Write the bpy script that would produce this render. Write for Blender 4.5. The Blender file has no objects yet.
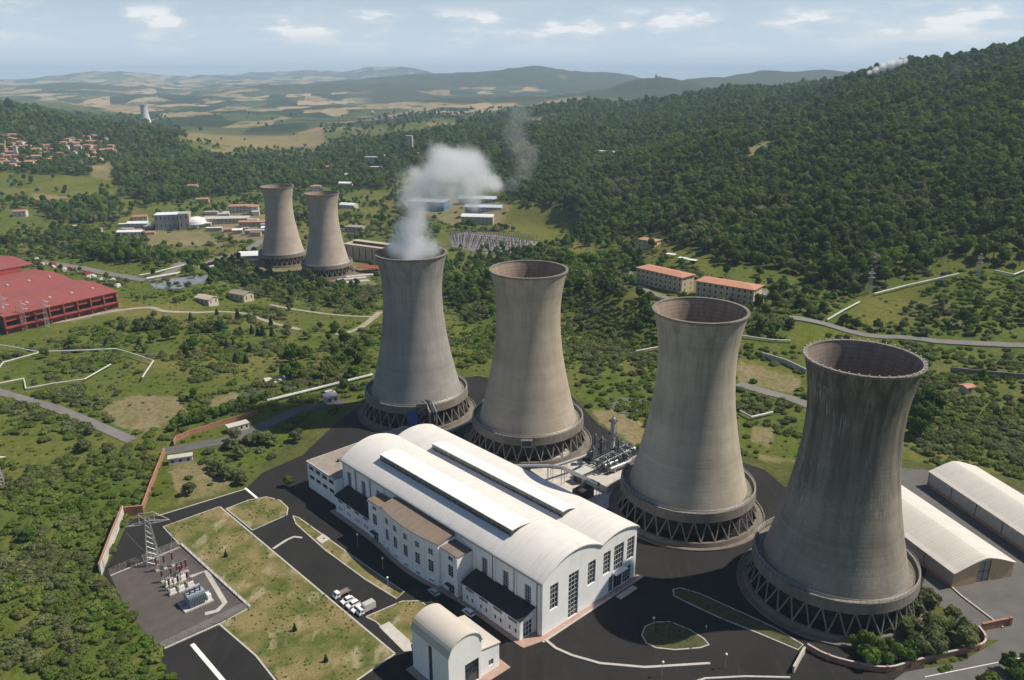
import bpy, math, random
import numpy as np
from mathutils import Vector, Matrix
from mathutils.geometry import tessellate_polygon

random.seed(7)
RNG = np.random.default_rng(11)
SC = bpy.context.scene
COL = SC.collection
R = math.radians

# ------------------------------------------------------------------ camera
CAM_H = 150.0
FPX = 800.0                      # focal length in pixels of the 1024 px wide frame
PITCH = math.atan(268 / 800)
SP, CP = math.sin(PITCH), math.cos(PITCH)
cam = bpy.data.cameras.new('camera')
cam.sensor_width = 36.0
cam.lens = 36.0 * FPX / 1024
cam.clip_start = 1.0
cam.clip_end = 90000.0
camo = bpy.data.objects.new('camera', cam)
COL.objects.link(camo)
camo.location = (0, 0, CAM_H)
camo.rotation_euler = (math.pi / 2 - PITCH, 0, 0)
SC.camera = camo

# ------------------------------------------------------------------ sky and sun
SUN_AZ, SUN_EL = 10.0, 52.0       # azimuth from +X towards +Y
W = bpy.data.worlds.new('World')
SC.world = W
W.use_nodes = True
nt = W.node_tree
nt.nodes.clear()
def wn(t, **k):
    n = nt.nodes.new(t)
    for a, b in k.items():
        setattr(n, a, b)
    return n
def wmath(op, a, b=None, c=None, clamp=False):
    n = wn('ShaderNodeMath', operation=op, use_clamp=clamp)
    for i, x in enumerate((a, b, c)):
        if x is None:
            continue
        if isinstance(x, (int, float)):
            n.inputs[i].default_value = x
        else:
            nt.links.new(x, n.inputs[i])
    return n.outputs[0]
sky = wn('ShaderNodeTexSky', sky_type='NISHITA', sun_disc=False)
sky.sun_elevation = R(SUN_EL)
sky.sun_rotation = R(90 - SUN_AZ)
sky.altitude = 300
sky.air_density = 1.0
sky.dust_density = 0.4
sky.ozone_density = 5.0
bg = wn('ShaderNodeBackground')
bg.inputs['Strength'].default_value = 0.072
nt.links.new(sky.outputs[0], bg.inputs['Color'])
tc = wn('ShaderNodeTexCoord')
sep = wn('ShaderNodeSeparateXYZ')
nt.links.new(tc.outputs['Generated'], sep.inputs[0])
zc = sep.outputs[2]
mp = wn('ShaderNodeMapping')
mp.inputs['Scale'].default_value = (14, 14, 52)
nt.links.new(tc.outputs['Generated'], mp.inputs[0])
n1 = wn('ShaderNodeTexNoise')
n1.inputs['Scale'].default_value = 1.0
n1.inputs['Detail'].default_value = 7
n1.inputs['Roughness'].default_value = .55
nt.links.new(mp.outputs[0], n1.inputs['Vector'])
def ramp(v, a, b):
    m = wn('ShaderNodeMapRange', interpolation_type='SMOOTHSTEP')
    nt.links.new(v, m.inputs['Value'])
    m.inputs['From Min'].default_value = a
    m.inputs['From Max'].default_value = b
    return m.outputs[0]
# a low bank of fair-weather cumulus all round the horizon, thinning out upwards
band = wmath('MULTIPLY', ramp(zc, .012, .045), ramp(zc, .085, .058))
puff = wmath('MULTIPLY', ramp(n1.outputs[0], .43, .63), band)
veil = wmath('MULTIPLY', ramp(zc, .17, .0), .85)
mp2 = wn('ShaderNodeMapping')
mp2.inputs['Scale'].default_value = (3, 3, 14)
nt.links.new(tc.outputs['Generated'], mp2.inputs[0])
n2 = wn('ShaderNodeTexNoise')
n2.inputs['Scale'].default_value = 1.3
n2.inputs['Detail'].default_value = 6
nt.links.new(mp2.outputs[0], n2.inputs['Vector'])
streak = wmath('MULTIPLY', ramp(n2.outputs[0], .5, .75), wmath('MULTIPLY', ramp(zc, .02, .08), .3))
mask = wmath('MAXIMUM', wmath('MAXIMUM', wmath('MULTIPLY', puff, .95), veil), streak)
cloudmix = wn('ShaderNodeMix', data_type='RGBA')
nt.links.new(wmath('MAXIMUM', puff, wmath('MULTIPLY', streak, 2.0, clamp=True)), cloudmix.inputs[0])
cloudmix.inputs[6].default_value = (.64, .75, .90, 1)
cloudmix.inputs[7].default_value = (.90, .92, .95, 1)
bg2 = wn('ShaderNodeBackground')
nt.links.new(cloudmix.outputs[2], bg2.inputs['Color'])
bg2.inputs['Strength'].default_value = .86
mix = wn('ShaderNodeMixShader')
nt.links.new(mask, mix.inputs[0])
nt.links.new(bg.outputs[0], mix.inputs[1])
nt.links.new(bg2.outputs[0], mix.inputs[2])
wo = wn('ShaderNodeOutputWorld')
nt.links.new(mix.outputs[0], wo.inputs['Surface'])

sl = bpy.data.lights.new('sun', 'SUN')
sl.energy = 5.0
sl.angle = R(.53)
sl.color = (1.0, .91, .77)
so = bpy.data.objects.new('sun', sl)
COL.objects.link(so)
tos = Vector((math.cos(R(SUN_EL)) * math.cos(R(SUN_AZ)), math.cos(R(SUN_EL)) * math.sin(R(SUN_AZ)), math.sin(R(SUN_EL))))
so.rotation_euler = tos.to_track_quat('Z', 'Y').to_euler()
so.location = (300, -50, 400)

SC.view_settings.view_transform = 'Standard'
SC.view_settings.look = 'None'
SC.view_settings.gamma = 1
SC.view_settings.use_curve_mapping = False
SC.view_settings.exposure = 0.25
SC.render.engine = 'CYCLES'
SC.cycles.max_bounces = 7
SC.cycles.diffuse_bounces = 3
SC.cycles.glossy_bounces = 2
SC.cycles.transmission_bounces = 2
SC.cycles.volume_bounces = 4
SC.cycles.transparent_max_bounces = 6
SC.cycles.volume_step_rate = 1.0
SC.cycles.volume_max_steps = 96

# ------------------------------------------------------------------ materials
def nodes(name):
    m = bpy.data.materials.new(name)
    m.use_nodes = True
    t = m.node_tree
    b = t.nodes['Principled BSDF']
    return m, t, b
def nd(t, typ, ins=None, **k):
    n = t.nodes.new(typ)
    for a, v in k.items():
        setattr(n, a, v)
    for a, v in (ins or {}).items():
        s = n.inputs[a]
        if hasattr(v, 'is_linked') or isinstance(v, bpy.types.NodeSocket):
            t.links.new(v, s)
        else:
            s.default_value = v
    return n
def mathn(t, op, a, b=0.0, clamp=False):
    n = nd(t, 'ShaderNodeMath', {0: a, 1: b}, operation=op)
    n.use_clamp = clamp
    return n.outputs[0]
def mixc(t, f, a, b, mode='MIX'):
    n = t.nodes.new('ShaderNodeMix')
    n.data_type = 'RGBA'
    n.blend_type = mode
    for s, v in ((n.inputs[0], f), (n.inputs[6], a), (n.inputs[7], b)):
        if isinstance(v, bpy.types.NodeSocket):
            t.links.new(v, s)
        elif isinstance(v, tuple) and len(v) == 3:
            s.default_value = (*v, 1)
        else:
            s.default_value = v
    return n.outputs[2]
def rng(t, v, a, b, c=0.0, d=1.0):
    n = nd(t, 'ShaderNodeMapRange', {'Value': v, 'From Min': a, 'From Max': b, 'To Min': c, 'To Max': d})
    return n.outputs[0]
def noise(t, vec, scale, detail=4, rough=.55):
    return nd(t, 'ShaderNodeTexNoise', {'Vector': vec, 'Scale': scale, 'Detail': detail, 'Roughness': rough}).outputs[0]
def world_pos(t):
    return nd(t, 'ShaderNodeNewGeometry').outputs['Position']
def mapped(t, vec, s):
    return nd(t, 'ShaderNodeMapping', {'Vector': vec, 'Scale': s}).outputs[0]

MATS = {}
def mat(name, col, rough=.8, var=.18, scale=.5, stain=0.0, bump=0.0, bscale=4.0, metal=0.0, streak=0.0, spec=.3, perobj=0.0):
    """painted / mineral surface: colour mottled by two noises, optional run-off streaks, grime and fine relief"""
    if name in MATS:
        return MATS[name]
    m, t, b = nodes(name)
    p = world_pos(t)
    c = mixc(t, rng(t, noise(t, p, scale, 5), .25, .75), tuple(x * (1 - var) for x in col), tuple(min(.9, x * (1 + var)) for x in col))
    if stain:
        f = rng(t, noise(t, p, scale * .27, 6, .65), .5, .72, 0, stain)
        c = mixc(t, f, c, tuple(x * .45 for x in col))
    if streak:
        s = noise(t, mapped(t, p, (1.1, 1.1, .05)), 1.0, 4)
        c = mixc(t, rng(t, s, .52, .75, 0, streak), c, tuple(x * .5 for x in col))
    if perobj:
        oi = nd(t, 'ShaderNodeObjectInfo').outputs['Random']
        hs = nd(t, 'ShaderNodeHueSaturation', {'Color': c, 'Value': rng(t, oi, 0, 1, 1 - perobj, 1 + perobj)})
        c = hs.outputs[0]
    t.links.new(c, b.inputs['Base Color'])
    b.inputs['Roughness'].default_value = rough
    b.inputs['Metallic'].default_value = metal
    b.inputs['Specular IOR Level'].default_value = spec
    if bump:
        bn = nd(t, 'ShaderNodeBump', {'Height': noise(t, p, bscale, 4), 'Strength': bump, 'Distance': .3})
        t.links.new(bn.outputs[0], b.inputs['Normal'])
    MATS[name] = m
    return m

def concrete_shell(name, col, dark, streaks, top):
    m, t, b = nodes(name)
    o = nd(t, 'ShaderNodeTexCoord').outputs['Object']
    xyz = nd(t, 'ShaderNodeSeparateXYZ', {0: o})
    z = xyz.outputs[2]
    c = mixc(t, rng(t, noise(t, o, .11, 6, .6), .3, .7), tuple(x * .86 for x in col), tuple(x * 1.13 for x in col))
    # casting lifts: every 1.3 m a joint, each lift a slightly different grey
    lift = mathn(t, 'DIVIDE', z, 1.3)
    cell = mathn(t, 'FLOOR', lift)
    wn_ = nd(t, 'ShaderNodeTexWhiteNoise', {'W': cell}, noise_dimensions='1D').outputs[0]
    c = mixc(t, rng(t, wn_, 0, 1, 0, .17), c, (dark[0], dark[1], dark[2]))
    fr = mathn(t, 'FRACT', lift)
    c = mixc(t, rng(t, fr, .82, .96, 0, .26), c, tuple(x * .8 for x in dark))
    # broad discoloured belts
    belt = noise(t, mapped(t, o, (.01, .01, .09)), 1.0, 3)
    c = mixc(t, rng(t, belt, .48, .68, 0, .45), c, dark)
    # run-off from the rim and down the shell
    s = noise(t, mapped(t, o, (.34, .34, .014)), 1.0, 6, .62)
    s2 = noise(t, mapped(t, o, (1.9, 1.9, .035)), 1.0, 6, .65)
    h = rng(t, z, 18, 72, .2, 1.0)
    f = mathn(t, 'MULTIPLY', rng(t, s, .44, .66, 0, streaks), h)
    c = mixc(t, f, c, tuple(x * .5 for x in dark))
    f2 = mathn(t, 'MULTIPLY', rng(t, s2, .5, .7, 0, streaks * .8), h)
    c = mixc(t, f2, c, tuple(x * .55 for x in dark))
    if top:
        ft = mathn(t, 'MULTIPLY', rng(t, z, 30, 62, 0, 1), rng(t, s, .30, .62, .15, top), True)
        c = mixc(t, ft, c, tuple(x * .72 for x in dark))
        lime = mathn(t, 'MULTIPLY', rng(t, s2, .5, .66, 0, .6), rng(t, noise(t, o, .09, 4), .46, .62, 0, 1))
        c = mixc(t, lime, c, (.42, .42, .40))
    t.links.new(c, b.inputs['Base Color'])
    b.inputs['Roughness'].default_value = .92
    b.inputs['Specular IOR Level'].default_value = .15
    bn = nd(t, 'ShaderNodeBump', {'Height': mathn(t, 'ADD', rng(t, fr, .8, .95, 1, .3), noise(t, o, 1.2, 4)), 'Strength': .16, 'Distance': .2})
    t.links.new(bn.outputs[0], b.inputs['Normal'])
    return m

def foliage(name, c1, c2, c3):
    m, t, b = nodes(name)
    oi = nd(t, 'ShaderNodeObjectInfo').outputs['Random']
    p = world_pos(t)
    f = noise(t, p, .9, 3)
    c = mixc(t, rng(t, f, .3, .7), c1, c2)
    c = mixc(t, rng(t, oi, .45, 1, 0, .85), c, c3)
    c = mixc(t, rng(t, noise(t, p, .02, 3), .5, .66, 0, .55), c, tuple(x * 1.25 for x in c2))
    big = noise(t, p, .012, 3)
    c = mixc(t, rng(t, big, .42, .66, 0, .4), c, tuple(x * .75 for x in c1))
    hs = nd(t, 'ShaderNodeHueSaturation', {'Color': c, 'Value': rng(t, mathn(t, 'FRACT', mathn(t, 'MULTIPLY', oi, 7.31)), 0, 1, 1.3, .72)})
    t.links.new(hs.outputs[0], b.inputs['Base Color'])
    b.inputs['Roughness'].default_value = .75
    b.inputs['Specular IOR Level'].default_value = .18
    tr = nd(t, 'ShaderNodeBsdfTranslucent', {'Color': hs.outputs[0]})
    mx = nd(t, 'ShaderNodeMixShader', {0: .42, 1: b.outputs[0], 2: tr.outputs[0]})
    t.links.new(mx.outputs[0], t.nodes['Material Output'].inputs['Surface'])
    return m

# ------------------------------------------------------------------ mesh helpers
class MB:
    """collects shapes, then links them as ONE mesh object"""
    def __init__(s):
        s.v, s.f = [], []
    def add(s, vs, fs):
        o = len(s.v)
        s.v += [tuple(v) for v in vs]
        s.f += [tuple(i + o for i in f) for f in fs]
        return s
    def box(s, c, d, rz=0.0):
        cx, cy, cz = c
        x, y, z = d[0] / 2, d[1] / 2, d[2] / 2
        ca, sa = math.cos(rz), math.sin(rz)
        vs = []
        for k in (-z, z):
            for (i, j) in ((-x, -y), (x, -y), (x, y), (-x, y)):
                vs.append((cx + i * ca - j * sa, cy + i * sa + j * ca, cz + k))
        return s.add(vs, [(3, 2, 1, 0), (4, 5, 6, 7), (0, 1, 5, 4), (1, 2, 6, 5), (2, 3, 7, 6), (3, 0, 4, 7)])
    def prism(s, poly, z0, z1):
        """vertical prism over an xy polygon; z0, z1 numbers or lists"""
        n = len(poly)
        a = sum(poly[i][0] * poly[(i + 1) % n][1] - poly[(i + 1) % n][0] * poly[i][1] for i in range(n))
        if a < 0:
            poly = poly[::-1]
        vs = [(p[0], p[1], z0) for p in poly] + [(p[0], p[1], z1) for p in poly]
        tri = tessellate_polygon([[Vector((p[0], p[1], 0)) for p in poly]])
        fs = []
        for t in tri:
            (x0, y0), (x1, y1), (x2, y2) = (poly[i][:2] for i in t)
            if (x1 - x0) * (y2 - y0) - (x2 - x0) * (y1 - y0) < 0:
                t = t[::-1]
            fs.append(tuple(n + i for i in t))
            fs.append(tuple(t[::-1]))
        fs += [(i, (i + 1) % n, n + (i + 1) % n, n + i) for i in range(n)]
        return s.add(vs, fs)
    def extrude(s, prof, axis_o, xd, yd, ld, l0, l1):
        """profile polygon in the (xd, yd) plane swept along ld"""
        n = len(prof)
        O, X, Y, L = Vector(axis_o), Vector(xd), Vector(yd), Vector(ld)
        vs = [O + X * p[0] + Y * p[1] + L * l0 for p in prof] + [O + X * p[0] + Y * p[1] + L * l1 for p in prof]
        tri = tessellate_polygon([[Vector((p[0], p[1], 0)) for p in prof]])
        fs = [tuple(t) for t in tri] + [tuple(n + i for i in t[::-1]) for t in tri]
        fs += [(i, n + i, n + (i + 1) % n, (i + 1) % n) for i in range(n)]
        return s.add(vs, fs)
    def tube(s, p0, p1, r, n=6, r1=None, caps=True):
        p0, p1 = Vector(p0), Vector(p1)
        d = p1 - p0
        if d.length < 1e-6:
            return s
        q = d.to_track_quat('Z', 'Y')
        r1 = r if r1 is None else r1
        vs = []
        for c, rr in ((p0, r), (p1, r1)):
            for k in range(n):
                a = 2 * math.pi * k / n
                vs.append(c + q @ Vector((rr * math.cos(a), rr * math.sin(a), 0)))
        fs = [(k, (k + 1) % n, n + (k + 1) % n, n + k) for k in range(n)]
        if caps:
            fs += [tuple(range(n))[::-1], tuple(range(n, 2 * n))]
        return s.add(vs, fs)
    def path(s, pts, r, n=6):
        for a, b in zip(pts[:-1], pts[1:]):
            s.tube(a, b, r, n)
        return s
    def lathe(s, prof, n=48, close=False, c=(0, 0, 0)):
        vs = []
        m = len(prof)
        for k in range(n):
            a = 2 * math.pi * k / n
            ca, sa = math.cos(a), math.sin(a)
            vs += [(c[0] + r * ca, c[1] + r * sa, c[2] + z) for r, z in prof]
        fs = []
        for k in range(n):
            k2 = (k + 1) % n
            for j in range(m if close else m - 1):
                j2 = (j + 1) % m
                fs.append((k * m + j, k2 * m + j, k2 * m + j2, k * m + j2))
        return s.add(vs, fs)
    def mesh(s, name, m=None, smooth=False):
        me = bpy.data.meshes.new(name)
        me.from_pydata(s.v, [], s.f)
        if m is not None:
            me.materials.append(m)
        if smooth:
            me.shade_smooth()
        me.update()
        return me
    def build(s, name, m, parent=None, smooth=False, **kw):
        return link(name, s.mesh(name, m, smooth), parent, **kw)

def link(name, data, parent=None, label=None, cat=None, group=None, kind=None, loc=None, rz=None):
    o = bpy.data.objects.new(name, data)
    COL.objects.link(o)
    if parent is not None:
        o.parent = parent
    if loc is not None:
        o.location = loc
    if rz is not None:
        o.rotation_euler = (0, 0, rz)
    tag(o, label, cat, group, kind)
    return o
def tag(o, label=None, cat=None, group=None, kind=None):
    for k, v in (('label', label), ('category', cat), ('group', group), ('kind', kind)):
        if v:
            o[k] = v
    return o
def thing(name, label, cat, loc=(0, 0, 0), rz=0.0, group=None):
    return link(name, None, None, label, cat, group, None, loc, rz)
def copy_tree(o, parent=None):
    c = o.copy()
    COL.objects.link(c)
    c.parent = parent
    for ch in o.children:
        copy_tree(ch, c)
    return c

# ------------------------------------------------------------------ terrain function
def _hash(ix, iy, seed):
    h = (ix.astype(np.int64) * 374761393 + iy.astype(np.int64) * 668265263 + seed * 974711) & 0xffffffff
    h = ((h ^ (h >> 13)) * 1274126177) & 0xffffffff
    return ((h ^ (h >> 16)) & 0xffff) / 65535.0
def vnoise(x, y, seed=0):
    ix, iy = np.floor(x), np.floor(y)
    fx, fy = x - ix, y - iy
    fx, fy = fx * fx * (3 - 2 * fx), fy * fy * (3 - 2 * fy)
    a, b = _hash(ix, iy, seed), _hash(ix + 1, iy, seed)
    c, d = _hash(ix, iy + 1, seed), _hash(ix + 1, iy + 1, seed)
    return (a + (b - a) * fx) * (1 - fy) + (c + (d - c) * fx) * fy
def fbm(x, y, seed=0, n=4):
    s, a, t = 0, 1, 0
    for k in range(n):
        s = s + a * vnoise(x * 2 ** k, y * 2 ** k, seed + k)
        t += a
        a *= .5
    return s / t * 2 - 1

ROWS = np.array([120, 300, 400, 500, 600, 780, 1000, 1300, 1700, 2200, 3000, 4200, 6000, 9000, 13000, 20000, 26500.])
COLS = np.array([-.95, -.63, -.45, -.26, -.08, .11, .29, .48, .63, .95])
TAB = np.array([
    [0, 0, -3, -8, -12, -25, -38, -20, 25, 60, 30, -20, -35, -20, -12, -70, -150],
    [0, 0, -3, -8, -12, -25, -40, -25, 15, 52, 10, -30, -40, -30, -12, -70, -150],
    [0, 0, -3, -10, -18, -30, -42, -38, -20, 0, -45, -50, -40, -30, -12, -70, -150],
    [0, 0, -4, -12, -22, -32, -42, -50, -48, -45, -50, -50, -40, -25, -12, -70, -150],
    [0, 0, -4, -12, -20, -30, -36, -30, -18, -5, -12, -45, -45, -25, -12, -70, -150],
    [0, 0, -2, -3, 0, -6, -6, 6, 20, 30, 24, -25, -40, -25, -12, -70, -150],
    [0, 0, 2, 8, 18, 30, 42, 57, 73, 86, 80, 10, -20, -20, -12, -70, -150],
    [0, 0, 3, 10, 25, 54, 84, 117, 146, 158, 122, 50, 0, -10, -12, -70, -150],
    [0, 0, 4, 18, 38, 75, 115, 162, 186, 180, 150, 90, 40, 10, 0, -70, -150],
    [0, 0, 6, 24, 48, 90, 133, 182, 205, 196, 160, 100, 40, 10, 0, -70, -150.]])
LROWS = np.log(ROWS)
ACOLS = np.arctan(COLS)
# pads levelled by people: centre, inner radius, outer radius, height
PADS = [(15, 245, 168, 245, 0.0), (-200, 758, 62, 125, -30.0), (-385, 600, 125, 170, -10.0), (126, 500, 52, 90, 13.0),
        (-118, 800, 40, 75, -32.0), (-12, 895, 90, 135, -32.0)]
def zpix(v, Y):
    return CAM_H - Y * math.tan(PITCH + math.atan((v - 340) / FPX))
# single far hills: centre column u, crest row v, distance, half-widths
HILLS = []
for (u, v, Y, rx, ry) in ((528, 69, 9500, 1000, 1300), (430, 75, 9800, 1100, 1100), (600, 71, 9800, 700, 1000), (656, 77, 5600, 430, 600),
                          (640, 89, 5400, 700, 500), (475, 74, 9500, 650, 900), (565, 73, 9700, 600, 900), (380, 82, 9000, 700, 800), (30, 75, 13000, 900, 1000), (110, 73, 15000, 1100, 1000), (200, 74, 14500, 900, 900), (300, 70.5, 17000, 1500, 1200), (400, 69.5, 16000, 1200, 1000), (60, 84, 8500, 700, 500), (330, 87, 7600, 800, 500), (250, 82, 11500, 700, 700), (140, 85, 10500, 700, 600), (770, 71, 7600, 700, 700), (710, 78, 7000, 600, 600), (820, 73, 7800, 600, 600), (480, 98, 5200, 600, 350)):
    HILLS.append(((u - 512) / 842 * Y, Y, zpix(v, Y), rx, ry))
def sm(x):
    x = np.clip(x, 0, 1)
    return x * x * (3 - 2 * x)
def height(X, Y):
    X = np.asarray(X, float)
    Y = np.asarray(Y, float)
    th = np.clip(np.arctan2(X, np.maximum(Y, 1e-3)), -.76, .76)
    th = np.where(Y <= 0, np.sign(X) * .76, th)
    r = np.hypot(X, Y)
    yy = np.log(np.clip(r * np.cos(th), 121, 26400))
    i = np.clip(np.searchsorted(LROWS, yy) - 1, 0, len(ROWS) - 2)
    fi = sm((yy - LROWS[i]) / (LROWS[i + 1] - LROWS[i])) * .45 + .55 * (yy - LROWS[i]) / (LROWS[i + 1] - LROWS[i])
    j = np.clip(np.searchsorted(ACOLS, th) - 1, 0, len(COLS) - 2)
    fj = sm((th - ACOLS[j]) / (ACOLS[j + 1] - ACOLS[j]))
    z = (TAB[j, i] * (1 - fi) + TAB[j, i + 1] * fi) * (1 - fj) + (TAB[j + 1, i] * (1 - fi) + TAB[j + 1, i + 1] * fi) * fj
    for (hx, hy, hz, rx, ry) in HILLS:
        q = np.exp(-(((X - hx) / rx) ** 2 + ((Y - hy) / ry) ** 2))
        z = np.maximum(z, z + (hz - z) * q)
    z = z + 1.1 * fbm(X / 34, Y / 34, 3) * sm((r - 200) / 150)
    z = z + 17 * fbm(X / 290, Y / 290, 9) * sm((r - 560) / 500) * (1 + sm((r - 1200) / 600) * .5)
    z = z + 62 * fbm(X / 1100, Y / 1100, 21) * sm((r - 3600) / 3500)
    z = z + 115 * fbm(X / 2600, Y / 2600, 33, 5) * sm((r - 9500) / 5000)
    for (px, py, r0, r1, pz) in PADS:
        k = 1 - sm((np.hypot(X - px, Y - py) - r0) / (r1 - r0))
        z = z + (pz - z) * k
    return np.minimum(z, 262.0)
def hz(x, y):
    return float(height(np.array([x]), np.array([y]))[0])
def ray(u, v):
    y = v - 340
    return (u - 512, FPX * CP - y * SP, -(FPX * SP + y * CP))
_S = np.exp(np.linspace(math.log(120), math.log(30000), 420))
def G(u, v, z=None):
    """ground point seen at that place of the photograph: walk the sight line until it meets the terrain"""
    d = ray(u, v)
    if z is not None:
        t = (z - CAM_H) / d[2]
        return (d[0] * t, d[1] * t, z)
    T = _S / d[1]
    X, Y, Z = d[0] * T, d[1] * T, CAM_H + d[2] * T
    k = np.argmax(Z < height(X, Y))
    lo, hi = T[max(k - 1, 0)], T[k]
    for _ in range(15):
        m = (lo + hi) / 2
        if CAM_H + d[2] * m < hz(d[0] * m, d[1] * m):
            hi = m
        else:
            lo = m
    return (d[0] * hi, d[1] * hi, CAM_H + d[2] * hi)
def at(u, v, Y):
    """point of the sight line at distance Y"""
    d = ray(u, v)
    t = Y / d[1]
    return (d[0] * t, Y, CAM_H + d[2] * t)
def to_px(X, Y, Z):
    f = Y * CP + (CAM_H - Z) * SP
    d = -Y * SP + (CAM_H - Z) * CP
    f = np.where(f < 1, 1, f)
    return 512 + FPX * X / f, 340 + FPX * d / f
def inside(px, py, poly):
    r = np.zeros(px.shape, bool)
    n = len(poly)
    for i in range(n):
        x0, y0 = poly[i]
        x1, y1 = poly[(i + 1) % n]
        c = ((y0 > py) != (y1 > py)) & (px < (x1 - x0) * (py - y0) / (y1 - y0 + 1e-12) + x0)
        r ^= c
    return r

# ------------------------------------------------------------------ land cover map
WOOD = [[(380, 150), (450, 127), (560, 104), (640, 90), (740, 78), (800, 66), (870, 54), (930, 48), (1024, 34), (1400, 0), (1400, 330), (1024, 268),
         (985, 268), (950, 258), (905, 275), (862, 296), (815, 290), (785, 268), (745, 268), (700, 255), (662, 232), (610, 232), (588, 250), (575, 215), (548, 205), (512, 196), (500, 172), (400, 172)],
        [(-400, 90), (0, 100), (60, 102), (130, 116), (172, 138), (205, 158), (300, 158), (400, 138), (410, 172), (380, 186), (330, 186), (270, 190), (215, 198), (150, 203), (120, 196), (118, 178), (60, 176), (0, 172), (-400, 175)],
        [(-300, 205), (40, 203), (120, 196), (118, 228), (60, 222), (30, 205)],
        [(48, 232), (100, 238), (130, 250), (150, 262), (95, 262), (60, 250)], [(380, 190), (350, 186), (300, 184), (380, 165)],
        [(445, 292), (480, 270), (505, 262), (545, 262), (600, 258), (640, 262), (636, 300), (600, 305), (568, 290), (560, 310), (500, 268), (480, 300), (450, 312)]]
SHRUB = [[(-300, 505), (0, 492), (70, 448), (120, 440), (160, 455), (140, 510), (97, 570), (110, 600), (165, 660), (190, 720), (40, 720), (52, 640), (25, 592), (0, 578), (-300, 600)],
         [(742, 325), (775, 285), (830, 290), (1400, 250), (1400, 520), (960, 462), (905, 452), (905, 400), (805, 350), (800, 440), (745, 425)],
         [(445, 290), (560, 270), (660, 300), (655, 410), (600, 412), (575, 350), (480, 350)],
         [(100, 420), (190, 400), (300, 375), (372, 350), (372, 380), (280, 402), (175, 440), (130, 440)],
         [(262, 275), (300, 282), (345, 296), (378, 290), (378, 318), (300, 300), (255, 298)],
         [(455, 300), (560, 320), (645, 340), (640, 395), (590, 410), (575, 345), (470, 350)],
         [(740, 390), (800, 395), (800, 440), (745, 410)], [(930, 330), (1400, 300), (1400, 500), (960, 465), (905, 450), (930, 385)],
         [(810, 300), (870, 330), (1024, 340), (1024, 370), (860, 345), (800, 330)], [(905, 440), (960, 430), (1024, 445), (1024, 480), (930, 465)],
         [(330, 325), (372, 330), (365, 375), (330, 372)], [(880, 260), (1024, 290), (1024, 345), (890, 345), (940, 310)]]
CLEAR = [[(60, 200), (150, 212), (85, 205), (60, 200)], [(480, 210), (560, 208), (575, 240), (540, 240), (500, 225)], [(60, 180), (110, 178), (118, 200), (40, 205), (20, 192)],
         [(850, 300), (880, 292), (950, 270), (905, 310), (880, 330), (850, 320)], [(570, 250), (600, 250), (600, 262), (570, 268)],
         [(662, 247), (690, 251), (722, 262), (705, 270), (668, 263)], [(640, 268), (700, 280), (765, 288), (755, 304), (690, 296), (640, 286)], [(738, 355), (805, 375), (805, 395), (738, 385)],
         [(795, 320), (830, 330), (905, 345), (900, 352), (790, 345)]]
TAN = [[(160, 112), (250, 105), (330, 98), (395, 105), (380, 122), (318, 126), (330, 145), (255, 150), (190, 140)], [(255, 148), (330, 142), (300, 135)],
       [(192, 150), (245, 146), (205, 160)], [(35, 192), (88, 200), (60, 206), (30, 198)], [(425, 122), (470, 124), (430, 128)], [(520, 118), (566, 114), (530, 126)]]
DIRT = [[(204, 216), (236, 213), (272, 216), (272, 240), (228, 240)], [(236, 264), (262, 254), (300, 262), (372, 268), (374, 286), (330, 284), (290, 276)], [(118, 228), (150, 226), (150, 238), (118, 240)], [(400, 205), (455, 196), (512, 205), (500, 226), (455, 226)], [(100, 408), (130, 395), (180, 397), (188, 412), (150, 432), (118, 428)], [(168, 470), (190, 458), (228, 480), (228, 495), (180, 505)],
        [(585, 412), (612, 408), (655, 430), (648, 450), (600, 432)], [(740, 362), (800, 378), (796, 394), (740, 382)], [(137, 232), (205, 230), (222, 245), (150, 246)],
        [(205, 402), (235, 392), (248, 400), (215, 408)], [(752, 425), (776, 430), (770, 448), (750, 440)], [(760, 455), (800, 460), (830, 480), (762, 474)], [(745, 150), (768, 140), (775, 146), (748, 162)],
        [(335, 265), (372, 270), (372, 285), (340, 282)], [(90, 168), (118, 158), (112, 180), (92, 178)], [(40, 306), (118, 300), (125, 312), (70, 322)]]
YARD = [[(104, 580), (124, 515), (158, 510), (248, 484), (270, 455), (330, 418), (360, 405), (372, 385), (480, 372), (574, 392), (600, 422), (640, 450), (700, 444), (770, 462), (905, 460), (1000, 475), (1100, 500), (1100, 720), (205, 720), (163, 655), (112, 592)]]
def cover(X, Y, Z):
    """0 meadow 1 wood 2 scrub 3 tan field 4 bare earth 5 works yard 6 kept clear"""
    u, v = to_px(X, Y, Z)
    c = np.zeros(np.shape(X), int)
    wob = fbm(X / 40, Y / 40, 51) * 6
    for ps, k in ((SHRUB, 2), (WOOD, 1), (CLEAR, 6), (TAN, 3), (DIRT, 4), (YARD, 5)):
        for p in ps:
            w = 0 if k == 5 else wob
            c[inside(u + w, v + w * .4, p)] = k
    return c

KEEP = []     # places kept free of plants: x, y, radius

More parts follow.
